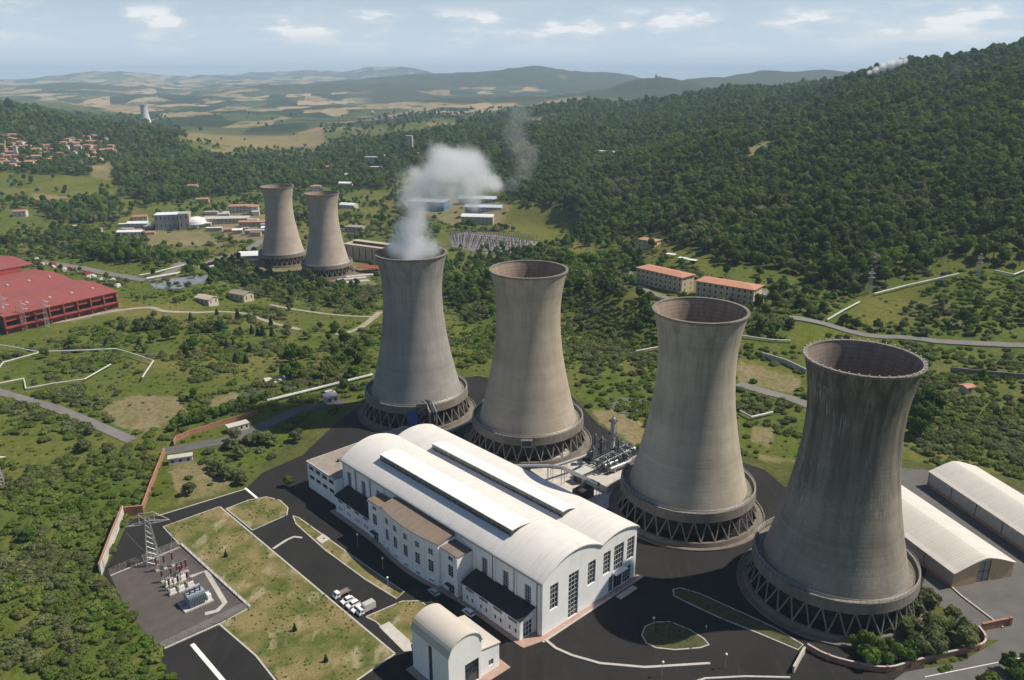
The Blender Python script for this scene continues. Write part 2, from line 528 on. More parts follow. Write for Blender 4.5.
# ------------------------------------------------------------------ ground sheet
def ground_material():
    m, t, b = nodes('ground')
    at_ = nd(t, 'ShaderNodeAttribute', attribute_name='cover').outputs['Color']
    fm = nd(t, 'ShaderNodeAttribute', attribute_name='farm').outputs['Fac']
    p = world_pos(t)
    n_f = noise(t, p, .55, 5, .65)
    n_m = noise(t, p, .07, 5, .6)
    n_l = noise(t, p, .012, 4)
    c = mixc(t, rng(t, n_m, .35, .68), at_, mixc(t, .6, at_, (.19, .17, .055), 'MIX'))
    c = mixc(t, rng(t, n_l, .4, .65, 0, .55), c, mixc(t, 1.0, c, (.62, .78, .55), 'MULTIPLY'))
    c = mixc(t, rng(t, n_f, .32, .7, 0, .75), c, mixc(t, 1.0, c, (.48, .52, .42), 'MULTIPLY'))
    tuft = nd(t, 'ShaderNodeTexVoronoi', {'Vector': p, 'Scale': .33, 'Randomness': 1.0}).outputs['Distance']
    c = mixc(t, rng(t, tuft, .25, .6, .35, 0), c, mixc(t, 1.0, c, (.5, .62, .4), 'MULTIPLY'))
    # farmland mosaic far down the valley
    vo = nd(t, 'ShaderNodeTexVoronoi', {'Vector': mapped(t, p, (.0052, .0026, .005)), 'Scale': 1.0, 'Randomness': 1.0})
    hue = nd(t, 'ShaderNodeSeparateColor', {0: vo.outputs['Color']})
    r1, r2 = hue.outputs[0], hue.outputs[1]
    fc = mixc(t, rng(t, r1, .35, .5), (.34, .255, .15), (.25, .195, .10))
    fc = mixc(t, mathn(t, 'GREATER_THAN', r2, .68), fc, (.065, .085, .03))
    fc = mixc(t, mathn(t, 'GREATER_THAN', r1, .72), fc, (.025, .042, .02))
    wood = noise(t, p, .0011, 6, .62)
    fc = mixc(t, rng(t, wood, .54, .59), fc, (.022, .040, .018))
    spot = noise(t, p, .011, 4, .7)
    fc = mixc(t, rng(t, spot, .56, .62), fc, (.02, .036, .016))
    c = mixc(t, fm, c, fc)
    t.links.new(c, b.inputs['Base Color'])
    b.inputs['Roughness'].default_value = .95
    b.inputs['Specular IOR Level'].default_value = .08
    hgt = mathn(t, 'ADD', noise(t, p, .9, 5, .7), mathn(t, 'MULTIPLY', noise(t, p, .12, 4), 3.0))
    bn = nd(t, 'ShaderNodeBump', {'Height': hgt, 'Strength': .8, 'Distance': .5})
    t.links.new(bn.outputs[0], b.inputs['Normal'])
    return m

def build_ground():
    th = np.concatenate([np.linspace(-180, -50, 30)[:-1], np.linspace(-50, -37, 12)[:-1], np.linspace(-37, 37, 330), np.linspace(37, 50, 12)[1:], np.linspace(50, 180, 30)[1:-1]])
    th = np.radians(th)
    rr = np.concatenate([[15, 60, 110], np.exp(np.linspace(math.log(140), math.log(420), 130)), np.exp(np.linspace(math.log(426), math.log(2600), 190)), np.exp(np.linspace(math.log(2650), math.log(26500), 130))])
    T, Q = np.meshgrid(th, rr)
    X, Y = Q * np.sin(T), Q * np.cos(T)
    Z = height(X, Y)
    n, m = len(rr), len(th)
    v = np.stack([X, Y, Z], -1).reshape(-1, 3)
    i = np.arange(n - 1)[:, None] * m
    j = np.arange(m)[None, :]
    j2 = (j + 1) % m
    f = np.stack([i + j, i + m + j, i + m + j2, i + j2], -1).reshape(-1, 4)[:, ::-1]
    me = bpy.data.meshes.new('ground')
    ctr = [tuple(range(m))]
    me.from_pydata(v.tolist(), [], f.tolist() + ctr)
    me.shade_smooth()
    c = cover(X, Y, Z).reshape(-1)
    pal = np.array([(.098, .132, .022), (.062, .090, .018), (.085, .128, .022), (.30, .225, .13), (.29, .225, .145), (.085, .10, .035), (.135, .150, .024)])
    col = pal[c]
    g = fbm(X / 60, Y / 60, 71).reshape(-1)
    dry = np.clip((g - .05) * 2.2, 0, 1)[:, None] * ((c == 0) | (c == 2) | (c == 6))[:, None]
    col = col * (1 - dry * .8) + np.array([.20, .17, .06]) * dry * .8
    farm = sm((np.hypot(X, Y) - 2700) / 500).reshape(-1) * (c != 1)
    hillq = np.zeros(X.size)
    for (hx, hy, _z, rx, ry) in HILLS:
        hillq = np.maximum(hillq, np.exp(-(((X.ravel() - hx) / rx) ** 2 + ((Y.ravel() - hy) / ry) ** 2)))
    patch = fbm(X / 500, Y / 500, 77).ravel()
    hw = sm((hillq + .25 * patch - .22) / .12) * (np.hypot(X, Y).ravel() < 10300)
    rad_ = np.hypot(X, Y).ravel()
    blue = sm((X.ravel() / np.maximum(Y.ravel(), 1) + .21) / .05) * sm((rad_ - 4900) / 700) * (rad_ < 13000) * sm((patch + .42) / .1)
    hw = np.maximum(hw, blue)
    farm = farm * (1 - hw)
    col = col * (1 - hw[:, None]) + np.array([.015, .028, .017]) * hw[:, None]
    a = me.attributes.new('cover', 'FLOAT_COLOR', 'POINT')
    a.data.foreach_set('color', np.concatenate([col, np.ones((len(col), 1))], 1).astype(np.float32).ravel())
    a = me.attributes.new('farm', 'FLOAT', 'POINT')
    a.data.foreach_set('value', farm.astype(np.float32))
    me.materials.append(ground_material())
    return link('ground', me, kind='structure')
build_ground()

# ------------------------------------------------------------------ paved surfaces
def asphalt_material():
    m, t, b = nodes('new_asphalt')
    p = world_pos(t)
    c = mixc(t, rng(t, noise(t, p, .05, 5, .6), .35, .65), (.0125, .012, .0125), (.020, .019, .018))
    c = mixc(t, rng(t, noise(t, mapped(t, p, (.9, .9, 1)), 1.0, 6, .7), .4, .75, 0, .5), c, (.028, .026, .024))
    lane = noise(t, nd(t, 'ShaderNodeMapping', {'Vector': p, 'Rotation': (0, 0, R(-43)), 'Scale': (.5, .03, 1)}).outputs[0], 1.0, 4)
    c = mixc(t, rng(t, lane, .56, .68, 0, .5), c, (.034, .031, .028))
    vo = nd(t, 'ShaderNodeTexVoronoi', {'Vector': p, 'Scale': .045}, feature='F1')
    c = mixc(t, rng(t, nd(t, 'ShaderNodeSeparateColor', {0: vo.outputs['Color']}).outputs[0], .62, .64, 0, .3), c, (.026, .024, .023))
    t.links.new(c, b.inputs['Base Color'])
    b.inputs['Roughness'].default_value = .85
    b.inputs['Specular IOR Level'].default_value = .22
    return m
M_ASPH = asphalt_material()
M_ASPH2 = mat('worn_asphalt', (.11, .105, .10), .9, .16, .15, stain=.35, bump=.15, bscale=3)
M_SUBASPH = mat('grey_asphalt', (.085, .075, .070), .9, .15, .3, stain=.3, bump=.15)
M_ROAD = mat('road_asphalt', (.17, .16, .15), .9, .14, .1, stain=.3)
M_TRACK = mat('track_gravel', (.30, .26, .20), .95, .2, .2, stain=.2)
M_KERB = mat('kerb_concrete', (.42, .395, .36), .85, .12, .8, stain=.25)
M_CONC = mat('pale_concrete', (.46, .43, .39), .85, .14, .35, stain=.3)
M_LINE = mat('road_paint', (.70, .69, .66), .7, .12, 1.2)

def sheet(name, px, z, m, kind='structure', z0=None, **kw):
    pts = [G(u, v, 0.0)[:2] for u, v in px]
    return MB().prism(pts, z - .06 if z0 is None else z0, z).build(name, m, kind=kind, **kw)
def strip(pts, w, z0, z1):
    """closed kerb-like band along world xy points"""
    mb = MB()
    P = [Vector(p[:2]) for p in pts]
    L, Rr = [], []
    for i, p in enumerate(P):
        d = (P[min(i + 1, len(P) - 1)] - P[max(i - 1, 0)])
        d.normalize()
        nrm = Vector((-d.y, d.x))
        L.append(p + nrm * w / 2)
        Rr.append(p - nrm * w / 2)
    n = len(P)
    vs = [(*p, z0) for p in L] + [(*p, z0) for p in Rr] + [(*p, z1) for p in L] + [(*p, z1) for p in Rr]
    fs = []
    for i in range(n - 1):
        a, b = i, i + 1
        fs += [(2 * n + a, 2 * n + b, 3 * n + b, 3 * n + a)[::-1], (a, b, 2 * n + b, 2 * n + a)[::-1], (n + a, 3 * n + a, 3 * n + b, n + b)[::-1]]
    fs += [(0, 2 * n, 3 * n, n), (n - 1, 2 * n - 1, 4 * n - 1, 3 * n - 1)]
    return mb.add(vs, fs)
def kerb(px, w=.45, h=.16, m=None, name='kerb', z0=-.05):
    return strip([G(u, v, 0.0) for u, v in px], w, z0, h).build(name, m or M_KERB, kind='structure')
def smooth_px(px, n=6):
    """Catmull-Rom through the given points"""
    out = []
    P = [px[0]] + list(px) + [px[-1]]
    for i in range(1, len(P) - 2):
        p0, p1, p2, p3 = (np.array(P[i + k], float) for k in (-1, 0, 1, 2))
        for k in range(n):
            t = k / n
            out.append(tuple(.5 * ((2 * p1) + (-p0 + p2) * t + (2 * p0 - 5 * p1 + 4 * p2 - p3) * t * t + (-p0 + 3 * p1 - 3 * p2 + p3) * t ** 3)))
    out.append(tuple(px[-1]))
    return out
def road(name, px, w, m, lift=.22, line=None):
    """ribbon that follows the terrain"""
    W_ = [G(u, v) for u, v in px]
    pts = smooth_px([p[:2] for p in W_], 10)
    KEEP.extend((p[0], p[1], w / 2 + 2.5) for p in pts)
    n = len(pts)
    vs, fs = [], []
    for i, p in enumerate(pts):
        a, b = np.array(pts[max(i - 1, 0)]), np.array(pts[min(i + 1, n - 1)])
        d = b - a
        d = d / (np.hypot(*d) + 1e-9)
        nr = np.array([-d[1], d[0]])
        for k in (-1, -.34, .34, 1):
            q = np.array(p) + nr * w / 2 * k
            zc_ = max(hz(*q), hz(*p) - .15)
            vs.append((q[0], q[1], zc_ + lift))
    for i in range(n - 1):
        for k in range(3):
            fs.append((4 * i + k, 4 * i + k + 1, 4 * i + k + 5, 4 * i + k + 4)[::-1])
    # skirts, so that the ribbon is a bank and not a floating sheet
    o = len(vs)
    for i in range(n):
        for k in (0, 3):
            x, y, z = vs[4 * i + k]
            vs.append((x, y, z - 1.6))
    for i in range(n - 1):
        fs.append((4 * i, 4 * i + 4, o + 2 * i + 2, o + 2 * i)[::-1])
        fs.append((4 * i + 3, o + 2 * i + 1, o + 2 * i + 3, 4 * i + 7)[::-1])
    return MB().add(vs, fs).build(name, m, kind='structure')

# the works yard: dark new asphalt from the hall to the towers
sheet('asphalt_yard', [(103, 574), (130, 519), (158, 516), (246, 489), (262, 473), (303, 455), (334, 425), (362, 404), (378, 388), (478, 376), (570, 394), (598, 424), (640, 452), (700, 448), (765, 470), (800, 500), (930, 560),
                       (905, 640), (925, 668), (890, 700), (170, 700), (160, 652)], .03, M_ASPH)
sheet('shed_apron', [(800, 470), (868, 466), (925, 470), (1060, 500), (1100, 600), (1040, 640), (975, 640), (935, 600), (905, 590), (850, 520)], .024, M_ASPH2)
sheet('substation_yard', [(110, 575), (180, 546), (248, 608), (160, 650), (128, 612)], .045, M_SUBASPH)
sheet('pipe_yard', [(530, 470), (565, 448), (596, 470), (640, 470), (632, 496), (600, 512), (560, 490)], .05, M_CONC)

# lawns inside the kerbs
M_LAWN = None
def lawn_material():
    m, t, b = nodes('dry_lawn')
    p = world_pos(t)
    c = mixc(t, rng(t, noise(t, p, .09, 5, .62), .38, .60), (.092, .115, .030), (.245, .195, .095))
    c = mixc(t, rng(t, noise(t, mapped(t, p, (.16, .07, .1)), 1.0, 5, .6), .54, .64, 0, .8), c, (.37, .305, .205))
    c = mixc(t, rng(t, noise(t, p, 1.6, 5, .7), .35, .7, 0, .7), c, mixc(t, 1.0, c, (.55, .6, .45), 'MULTIPLY'))
    t.links.new(c, b.inputs['Base Color'])
    b.inputs['Roughness'].default_value = .95
    b.inputs['Specular IOR Level'].default_value = .05
    bn = nd(t, 'ShaderNodeBump', {'Height': noise(t, p, 1.5, 5, .7), 'Strength': .7, 'Distance': .4})
    t.links.new(bn.outputs[0], b.inputs['Normal'])
    return m
M_LAWN = lawn_material()
M_VERGE = mat('verge_grass', (.066, .070, .028), .95, .35, .6, stain=.4, bump=.5, bscale=2)
LAWN1 = [(163, 527), (220, 507), (395, 654), (345, 690), (287, 690), (256, 655), (219, 624), (248, 608)]
LAWN2 = [(226, 509), (248, 500.5), (266, 497), (280, 500.5), (288, 508), (287, 515), (252.5, 530.5)]
LAWN3 = [(366, 617), (402, 601.5), (420, 601), (428, 607), (418, 640), (408, 646), (396, 640), (376, 622)]
ISLE = [(642, 635), (645, 627), (655, 622.5), (670, 622), (690, 630), (704, 639), (709, 645), (700, 648), (675, 650), (656, 648), (646, 643)]
VERGE = [(673, 590), (680, 588), (700, 594), (740, 612), (775, 628), (803, 645), (798, 650), (760, 634), (720, 618), (690, 604), (674, 596)]
STRIP = [(293, 516), (299, 518), (334, 543), (372, 570), (404, 592), (397, 599), (366, 580), (325, 550), (296, 524)]
for nm, px, mm in (('lawn', LAWN1, M_LAWN), ('lawn', LAWN2, M_LAWN), ('lawn', LAWN3, M_LAWN), ('grass_island', ISLE, M_VERGE), ('grass_verge', VERGE, M_VERGE), ('grass_verge', STRIP, M_LAWN)):
    sheet(nm, px, .13, mm, z0=0)
kerb(LAWN1[1:3] + [(395, 654), (352, 684)], .5)
kerb([(248, 609), (219, 624), (256, 656), (283, 690)], .5)
kerb([(219, 507), (163, 527), (180, 545)], .4)
kerb(LAWN2 + LAWN2[:1], .4)
kerb(LAWN3 + LAWN3[:1], .4)
kerb(ISLE + ISLE[:1], .4)
kerb(VERGE + VERGE[:1], .4)
kerb(STRIP + STRIP[:1], .4)
kerb([(158, 516), (246, 489)], .45)
kerb([(245, 488), (257, 498)], .9, .05, M_LINE, 'painted_line', 0)
kerb([(273, 549), (287, 540), (294, 537), (302, 538)], .9, .18)
kerb([(545, 640), (556, 649), (572, 656), (600, 664), (645, 668), (710, 664)], .8, .35)
kerb([(690, 684), (705, 679), (745, 677), (790, 678)], .6, .3)
kerb([(192, 644), (231, 690)], 1.2, .05, M_LINE, 'painted_line', 0)
kerb([(160, 651), (219, 624.5)], .5, .3)
kerb([(190, 577), (206, 571), (225, 603), (217, 611), (205, 614)], 1.5, .09, M_KERB, 'concrete_path', 0)
sheet('concrete_pad', [(379, 627), (389, 622), (410, 641), (412, 651), (404, 652)], .17, M_CONC, z0=0)
sheet('concrete_pad', [(316, 539), (323, 534), (330, 539), (322, 544)], .19, M_CONC, z0=0)
kerb([(952, 588), (962, 597), (1003, 628)], .5, .4)
kerb([(925, 677), (1005, 661), (1060, 650)], .22, .06, M_LINE, 'painted_line', 0)

# roads and tracks outside the fence
sheet('public_road', [(880, 690), (905, 672), (960, 662), (1000, 640), (1040, 632), (1110, 620), (1150, 690)], .035, M_ASPH2)
road('country_road', [(-60, 372), (0, 392), (60, 410), (110, 431), (132, 441)], 5.5, M_ROAD)
road('gate_track', [(162, 452), (200, 445), (240, 436), (300, 410), (345, 402)], 7, M_ASPH2, .12)
road('valley_road', [(40, 262), (80, 268), (120, 276), (160, 278), (200, 268), (236, 254), (262, 240)], 9, M_ROAD, .4)
road('warehouse_track', [(0, 330), (60, 322), (110, 312), (150, 308), (170, 312), (238, 313), (275, 324), (300, 330)], 4.5, M_TRACK, .3)
road('field_track', [(270, 305), (310, 312), (345, 316), (378, 318)], 4, M_TRACK, .3)
road('field_track', [(336, 335), (360, 328), (380, 312)], 4.5, M_TRACK, .3)
road('terrace_road', [(628, 272), (640, 285), (660, 296), (700, 305), (745, 304), (760, 298), (764, 290)], 6, M_ROAD, .3)
road('hill_road', [(790, 318), (830, 326), (870, 336), (905, 338), (940, 342), (975, 344), (1024, 346), (1100, 350)], 6, M_ROAD, .4)
road('lower_road', [(738, 384), (765, 392), (800, 402), (850, 425)], 7, M_ROAD, .3)

# ------------------------------------------------------------------ cooling towers
M_T = {1: concrete_shell('tower_concrete_grey', (.30, .287, .265), (.175, .168, .156), .5, 0), 2: concrete_shell('tower_concrete_tan', (.39, .338, .265), (.235, .20, .158), .4, 0),
       3: concrete_shell('tower_concrete_pale', (.40, .358, .29), (.235, .208, .168), .5, 0), 4: concrete_shell('tower_concrete_streaked', (.29, .26, .215), (.12, .106, .088), 1.0, 1.0),
       5: concrete_shell('tower_concrete_warm', (.40, .345, .285), (.265, .22, .18), .22, 0)}
def lining(name, c1, c2):
    m, t, b = nodes(name)
    o = nd(t, 'ShaderNodeTexCoord').outputs['Object']
    xyz = nd(t, 'ShaderNodeSeparateXYZ', {0: o})
    br = noise(t, mapped(t, o, (.5, .5, .12)), 1.0, 5, .65)
    c = mixc(t, rng(t, br, .35, .65), c1, c2)
    fr = mathn(t, 'FRACT', mathn(t, 'DIVIDE', xyz.outputs[2], 1.3))
    c = mixc(t, rng(t, fr, .8, .95, 0, .5), c, tuple(x * .5 for x in c1))
    t.links.new(c, b.inputs['Base Color'])
    b.inputs['Roughness'].default_value = .9
    return m
M_LIN = lining('tower_lining_brown', (.215, .16, .118), (.33, .25, .19))
M_LIN2 = lining('tower_lining_dark', (.165, .13, .105), (.255, .20, .165))
M_RINGC = mat('ring_concrete', (.20, .178, .15), .9, .2, .3, stain=.6, bump=.3, bscale=2, streak=.5)
M_STRUT = mat('strut_concrete', (.23, .205, .175), .9, .15, .6, stain=.3)
M_DARKFILL = mat('dark_fill_and_shade', (.035, .033, .03), .8, .4, .4)  # near-black: unlit depth of packing and warehouse is put into the colour
M_BASIN = mat('basin_concrete', (.17, .145, .12), .9, .25, .25, stain=.6, bump=.3, bscale=1.5)
M_RAIL = mat('galvanised_rail', (.46, .46, .45), .5, .1, 1, metal=.4)
M_STEEL = mat('grey_steel', (.30, .31, .32), .45, .2, .6, metal=.6, stain=.2)
M_DSTEEL = mat('dark_steel', (.05, .055, .065), .5, .3, .6, metal=.4)
M_ALU = mat('aluminium_jacket', (.50, .51, .52), .38, .1, .8, metal=.75)
M_WPIPE = mat('white_pipe', (.52, .51, .48), .5, .15, .4, stain=.35)
M_BLUE = mat('blue_sheet', (.02, .10, .30), .5, .25, .5)
M_REDM = mat('oxide_red', (.22, .055, .04), .6, .2, .6)

TH, RT, ZT = 75.0, 13.1, 57.0
def tr(z):
    k = .1187 if z < ZT else .225
    return math.sqrt(RT * RT + (z - ZT) ** 2 * k)
def make_tower(name, label, loc, shell, lin, lamps=False):
    T = thing(name, label, 'cooling tower', loc, 0, 'hyperbolic cooling towers')
    KEEP.append((loc[0], loc[1], 31))
    zs = [9.5 + (TH - 9.5) * i / 44 for i in range(45)]
    MB().lathe([(tr(z), z) for z in zs], 120).build('shell', shell, T, True)
    MB().lathe([(tr(z) - .55, z) for z in zs[::-1]], 120).build('inner_lining', lin, T, True)
    rm = MB().lathe([(tr(TH) - .7, TH - .4), (tr(TH) - .7, TH + .15), (tr(TH) + .35, TH + .15), (tr(TH) + .35, TH - .3), (tr(TH) - .1, TH - .7)], 120, True).build('rim', M_RINGC, T)
    r9 = tr(9.5)
    # gutter ring that skirts the foot of the shell, with its handrail
    rg = MB().lathe([(r9 - .8, 10.6), (23.0, 10.6), (23.0, 11.7), (23.6, 11.7), (23.8, 8.4), (22.9, 7.7), (r9 - .8, 7.7)], 120, True).build('gutter_ring', M_RINGC, T)
    rl = MB()
    n = 84
    for k in range(n):
        a, b = 2 * math.pi * k / n, 2 * math.pi * (k + 1) / n
        p = Vector((23.3 * math.cos(a), 23.3 * math.sin(a), 11.7))
        q = Vector((23.3 * math.cos(b), 23.3 * math.sin(b), 11.7))
        rl.tube(p, p + Vector((0, 0, 1.1)), .05, 4, caps=False)
        rl.tube(p + Vector((0, 0, 1.1)), q + Vector((0, 0, 1.1)), .06, 4, caps=False)
        rl.tube(p + Vector((0, 0, .55)), q + Vector((0, 0, .55)), .04, 4, caps=False)
    rl.build('handrail', M_RAIL, rg)
    MB().lathe([(0, 1.0), (19.0, 1.0), (19.6, 7.8), (0, 7.8)], 60).build('packing', M_DARKFILL, T)  # packing drum, the shade behind the struts painted into its colour
    MB().lathe([(24.3, .9), (24.3, 1.6), (25.2, 1.6), (25.6, .1), (27.2, .1), (27.2, .5), (27.6, .5), (27.7, -2.0), (0, -2.0), (0, .9)], 96, False).build('basin', M_BASIN, T)
    n = 32
    A0 = 2 * math.pi / n
    for sgn in (0, 1):
        a0, a1 = (0, A0 / 2) if sgn == 0 else (A0, A0 / 2)
        ml = MB().tube((24.7 * math.cos(a0), 24.7 * math.sin(a0), 1.5), (22.4 * math.cos(a1), 22.4 * math.sin(a1), 8.0), .25, 6, .22).mesh('strut', M_STRUT)
        for k in range(n):
            link('strut', ml, T, rz=A0 * k)
    if lamps:
        lm = MB().tube((0, 0, 0), (0, 0, .5), .16, 6).mesh('lamp', M_LINE)
        for k in range(40):
            a = 2 * math.pi * k / 40
            link('lamp', lm, rm, loc=((tr(TH) + .1) * math.cos(a), (tr(TH) + .1) * math.sin(a), TH + .16))
    return T
T1P, T2P, T3P, T4P = (-44.3, 344.5), (6.7, 313.5), (62.8, 255.5), (97.4, 208.5)
TW4 = make_tower('cooling_tower', 'dark streak-stained cooling tower, nearest of all and farthest right', (*T4P, 0), M_T[4], M_LIN2, True)
TW3 = make_tower('cooling_tower', 'pale grey cooling tower directly beyond the right gable of the white hall', (*T3P, 0), M_T[3], M_LIN)
TW2 = make_tower('cooling_tower', 'slim tan cooling tower with no steam, next to the steaming one', (*T2P, 0), M_T[2], M_LIN)
TW1 = make_tower('cooling_tower', 'grey cooling tower with white steam rising from its mouth', (*T1P, 0), M_T[1], M_LIN2)
TW5 = make_tower('cooling_tower', 'left one of the distant pair of warm beige cooling towers', (-228, 783, -30), M_T[5], M_LIN)
TW6 = make_tower('cooling_tower', 'right and nearer one of the distant pair of beige cooling towers', (-174, 737, -30), M_T[5], M_LIN)

# ------------------------------------------------------------------ buildings: walls with real openings
M_WHITE = mat('white_render', (.80, .80, .79), .8, .06, .25, stain=.12, streak=.18)
M_WHITE2 = mat('white_trim', (.80, .80, .78), .7, .06, .5, stain=.1)
M_GREYDOOR = mat('grey_door', (.22, .23, .24), .5, .15, 1)
M_FRAME = mat('window_frame', (.50, .50, .48), .5, .1, 1)
M_DFRAME = mat('dark_frame', (.10, .11, .12), .5, .1, 1)
M_TERRA = mat('terracotta_paving', (.37, .25, .20), .85, .15, .8, stain=.25)
def glass_mat():
    m, t, b = nodes('window_glass')
    p = world_pos(t)
    c = mixc(t, rng(t, noise(t, p, .45, 3), .4, .6), (.012, .018, .022), (.05, .065, .072))
    t.links.new(c, b.inputs['Base Color'])
    b.inputs['Roughness'].default_value = .12
    b.inputs['Specular IOR Level'].default_value = .6
    return m
M_GLASS = glass_mat()
def sheet_metal(name, col, pitch=.9, along=(1, 0), rough=.45, stain=.15, metal=.0, depth=.5):
    """standing-seam or corrugated sheet: seams across the given local direction"""
    m, t, b = nodes(name)
    o = nd(t, 'ShaderNodeTexCoord').outputs['Object']
    x = nd(t, 'ShaderNodeVectorMath', {0: o, 1: (along[0], along[1], 0)}, operation='DOT_PRODUCT').outputs['Value']
    q = mathn(t, 'DIVIDE', x, pitch)
    fr = mathn(t, 'FRACT', q)
    cell = mathn(t, 'FLOOR', q)
    wn_ = nd(t, 'ShaderNodeTexWhiteNoise', {'W': cell}, noise_dimensions='1D').outputs[0]
    c = mixc(t, rng(t, wn_, 0, 1), tuple(k * .975 for k in col), tuple(min(.88, k * 1.02) for k in col))
    c = mixc(t, rng(t, noise(t, o, .16, 5, .65), .48, .75, 0, stain), c, tuple(k * .5 for k in col))
    c = mixc(t, rng(t, fr, .88, .97, 0, depth), c, tuple(k * .45 for k in col))
    run = noise(t, mapped(t, o, (.05, 1.1, .05) if along[1] else (1.1, .05, .05)), 1.0, 5, .65)
    c = mixc(t, rng(t, run, .5, .72, 0, stain * 1.3), c, tuple(k * f for k, f in zip(col, (.62, .58, .52))))
    t.links.new(c, b.inputs['Base Color'])
    b.inputs['Roughness'].default_value = rough
    b.inputs['Metallic'].default_value = metal
    bn = nd(t, 'ShaderNodeBump', {'Height': rng(t, fr, .85, .95, 0, 1), 'Strength': .5, 'Distance': .12})
    t.links.new(bn.outputs[0], b.inputs['Normal'])
    return m
M_HROOF = sheet_metal('hall_roof_sheet', (.66, .635, .60), 1.0, (0, 1), .5, .2, depth=.28)
M_MONROOF = sheet_metal('monitor_roof_sheet', (.74, .75, .75), 1.0, (0, 1), .4, .06, depth=.15)
M_CORR = sheet_metal('weathered_corrugated_roof', (.20, .155, .12), .8, (0, 1), .85, .5, depth=.7)
M_DARKROOF = mat('dark_felt_roof', (.028, .030, .030), .9, .3, .4, stain=.2)
M_FLATROOF = mat('gravel_flat_roof', (.27, .235, .205), .95, .18, .25, stain=.6, bump=.3)
M_SHEDROOF = sheet_metal('shed_roof_sheet', (.56, .53, .48), 1.1, (0, 1), .7, .2, depth=.3)
M_ARCHROOF = mat('arch_roof_membrane', (.50, .455, .40), .85, .07, .2, stain=.22)

def wall_panel(mb, outline, holes, O, X, Yd, depth):
    """front skin with holes plus the reveals of each hole; (X, Yd) span the wall, its outward normal is X x Yd"""
    O, X, Yd = Vector(O), Vector(X), Vector(Yd)
    N = X.cross(Yd)
    loops = [outline] + [h[::-1] for h in holes]
    flat = [p for l in loops for p in l]
    tris = tessellate_polygon([[Vector((p[0], p[1], 0)) for p in l] for l in loops])
    vs = [O + X * p[0] + Yd * p[1] for p in flat]
    fs = []
    for t in tris:
        a, b, c = (flat[i] for i in t)
        ar = (b[0] - a[0]) * (c[1] - a[1]) - (c[0] - a[0]) * (b[1] - a[1])
        if abs(ar) > 1e-9:
            fs.append(tuple(t) if ar > 0 else tuple(t[::-1]))
    mb.add(vs, fs)
    for h in holes:
        n = len(h)
        q = [O + X * p[0] + Yd * p[1] for p in h]
        mb.add(q + [p - N * depth for p in q], [(i, (i + 1) % n, n + (i + 1) % n, n + i)[::-1] for i in range(n)])
def rect(x0, x1, y0, y1):
    return [(x0, y0), (x1, y0), (x1, y1), (x0, y1)]
def window(parent, O, X, Yd, r, depth, nx, ny, name='window', gm=None, fm=None, bar=.12):
    """pane at the back of its opening, its bars a sub-part"""
    O, X, Yd = Vector(O), Vector(X), Vector(Yd)
    N = X.cross(Yd)
    x0, x1, y0, y1 = r
    B = O - N * depth
    P = lambda a, b, d=0: B + X * a + Yd * b + N * d
    w = MB().add([P(x0, y0), P(x1, y0), P(x1, y1), P(x0, y1)], [(0, 1, 2, 3)]).build(name, gm or M_GLASS, parent)
    if nx or ny:
        f = MB()
        def barf(a0, a1, b0, b1):
            d = .09
            f.add([P(a0, b0, .01), P(a1, b0, .01), P(a1, b1, .01), P(a0, b1, .01), P(a0, b0, d), P(a1, b0, d), P(a1, b1, d), P(a0, b1, d)],
                  [(4, 5, 6, 7), (0, 1, 5, 4), (1, 2, 6, 5), (2, 3, 7, 6), (3, 0, 4, 7)])
        for i in range(nx + 1):
            c = x0 + (x1 - x0) * i / nx
            barf(max(x0, c - bar / 2), min(x1, c + bar / 2), y0, y1)
        for j in range(ny + 1):
            c = y0 + (y1 - y0) * j / ny
            barf(x0, x1, max(y0, c - bar / 2), min(y1, c + bar / 2))
        f.build('frame', fm or M_FRAME, w)
    return w

# ------------------------------------------------------------------ the turbine hall
HA, HANG = (8.4, 186.0), R(43.4)
hall = thing('turbine_hall', 'long white turbine hall with two vaulted roofs and tall gridded windows', 'power station', (*HA, 0), HANG)
HW, HL, HE = 41.4, 101.0, 17.8
V0, V1 = 24.6, HW
def vault(s):
    if s <= V0:
        k = s / V0
        return HE + 4.3 * (1 - (2 * k - 1) ** 2) + .9 * k
    k = (s - V0) / (V1 - V0)
    return HE + .9 + 1.8 * (1 - (2 * k - 1) ** 2) - .6 * k
top = [(V0 * i / 22, vault(V0 * i / 22)) for i in range(23)] + [(V0 + (V1 - V0) * i / 18, vault(V0 + (V1 - V0) * i / 18)) for i in range(1, 19)]
gable = [(0, -.5), (HW, -.5)] + top[::-1]
gw = [(3.0, 6.3, 7.0, 15.1), (10.6, 14.8, .25, 15.1), (18.8, 22.2, 7.4, 15.2), (25.7, 29.0, 7.6, 15.2), (30.6, 35.2, 6.6, 15.4), (36.8, 40.3, 7.7, 15.3)]
gd = [(28.6, 30.6, .2, 5.6), (30.8, 35.0, .2, 5.9), (35.2, 39.2, .2, 5.6)]
w = MB()
X3, Y3, Z3 = (1, 0, 0), (0, 1, 0), (0, 0, 1)
wall_panel(w, gable, [rect(*r) for r in gw + gd], (0, 0, 0), X3, Z3, .45)
w.build('gable_wall', M_WHITE, hall)
for i, r in enumerate(gw):
    window(hall, (0, 0, 0), X3, Z3, r, .4, 3 if i != 4 else 4, 10 if i == 1 else 5)
window(hall, (0, 0, 0), X3, Z3, gd[0], .35, 2, 4)
window(hall, (0, 0, 0), X3, Z3, gd[2], .35, 3, 4)
window(hall, (0, 0, 0), X3, Z3, gd[1], .4, 2, 1, 'door', M_DSTEEL, M_GREYDOOR)
MB().box((33, -.75, 6.35), (5.6, 1.7, .3)).build('door_canopy', M_WHITE2, hall)
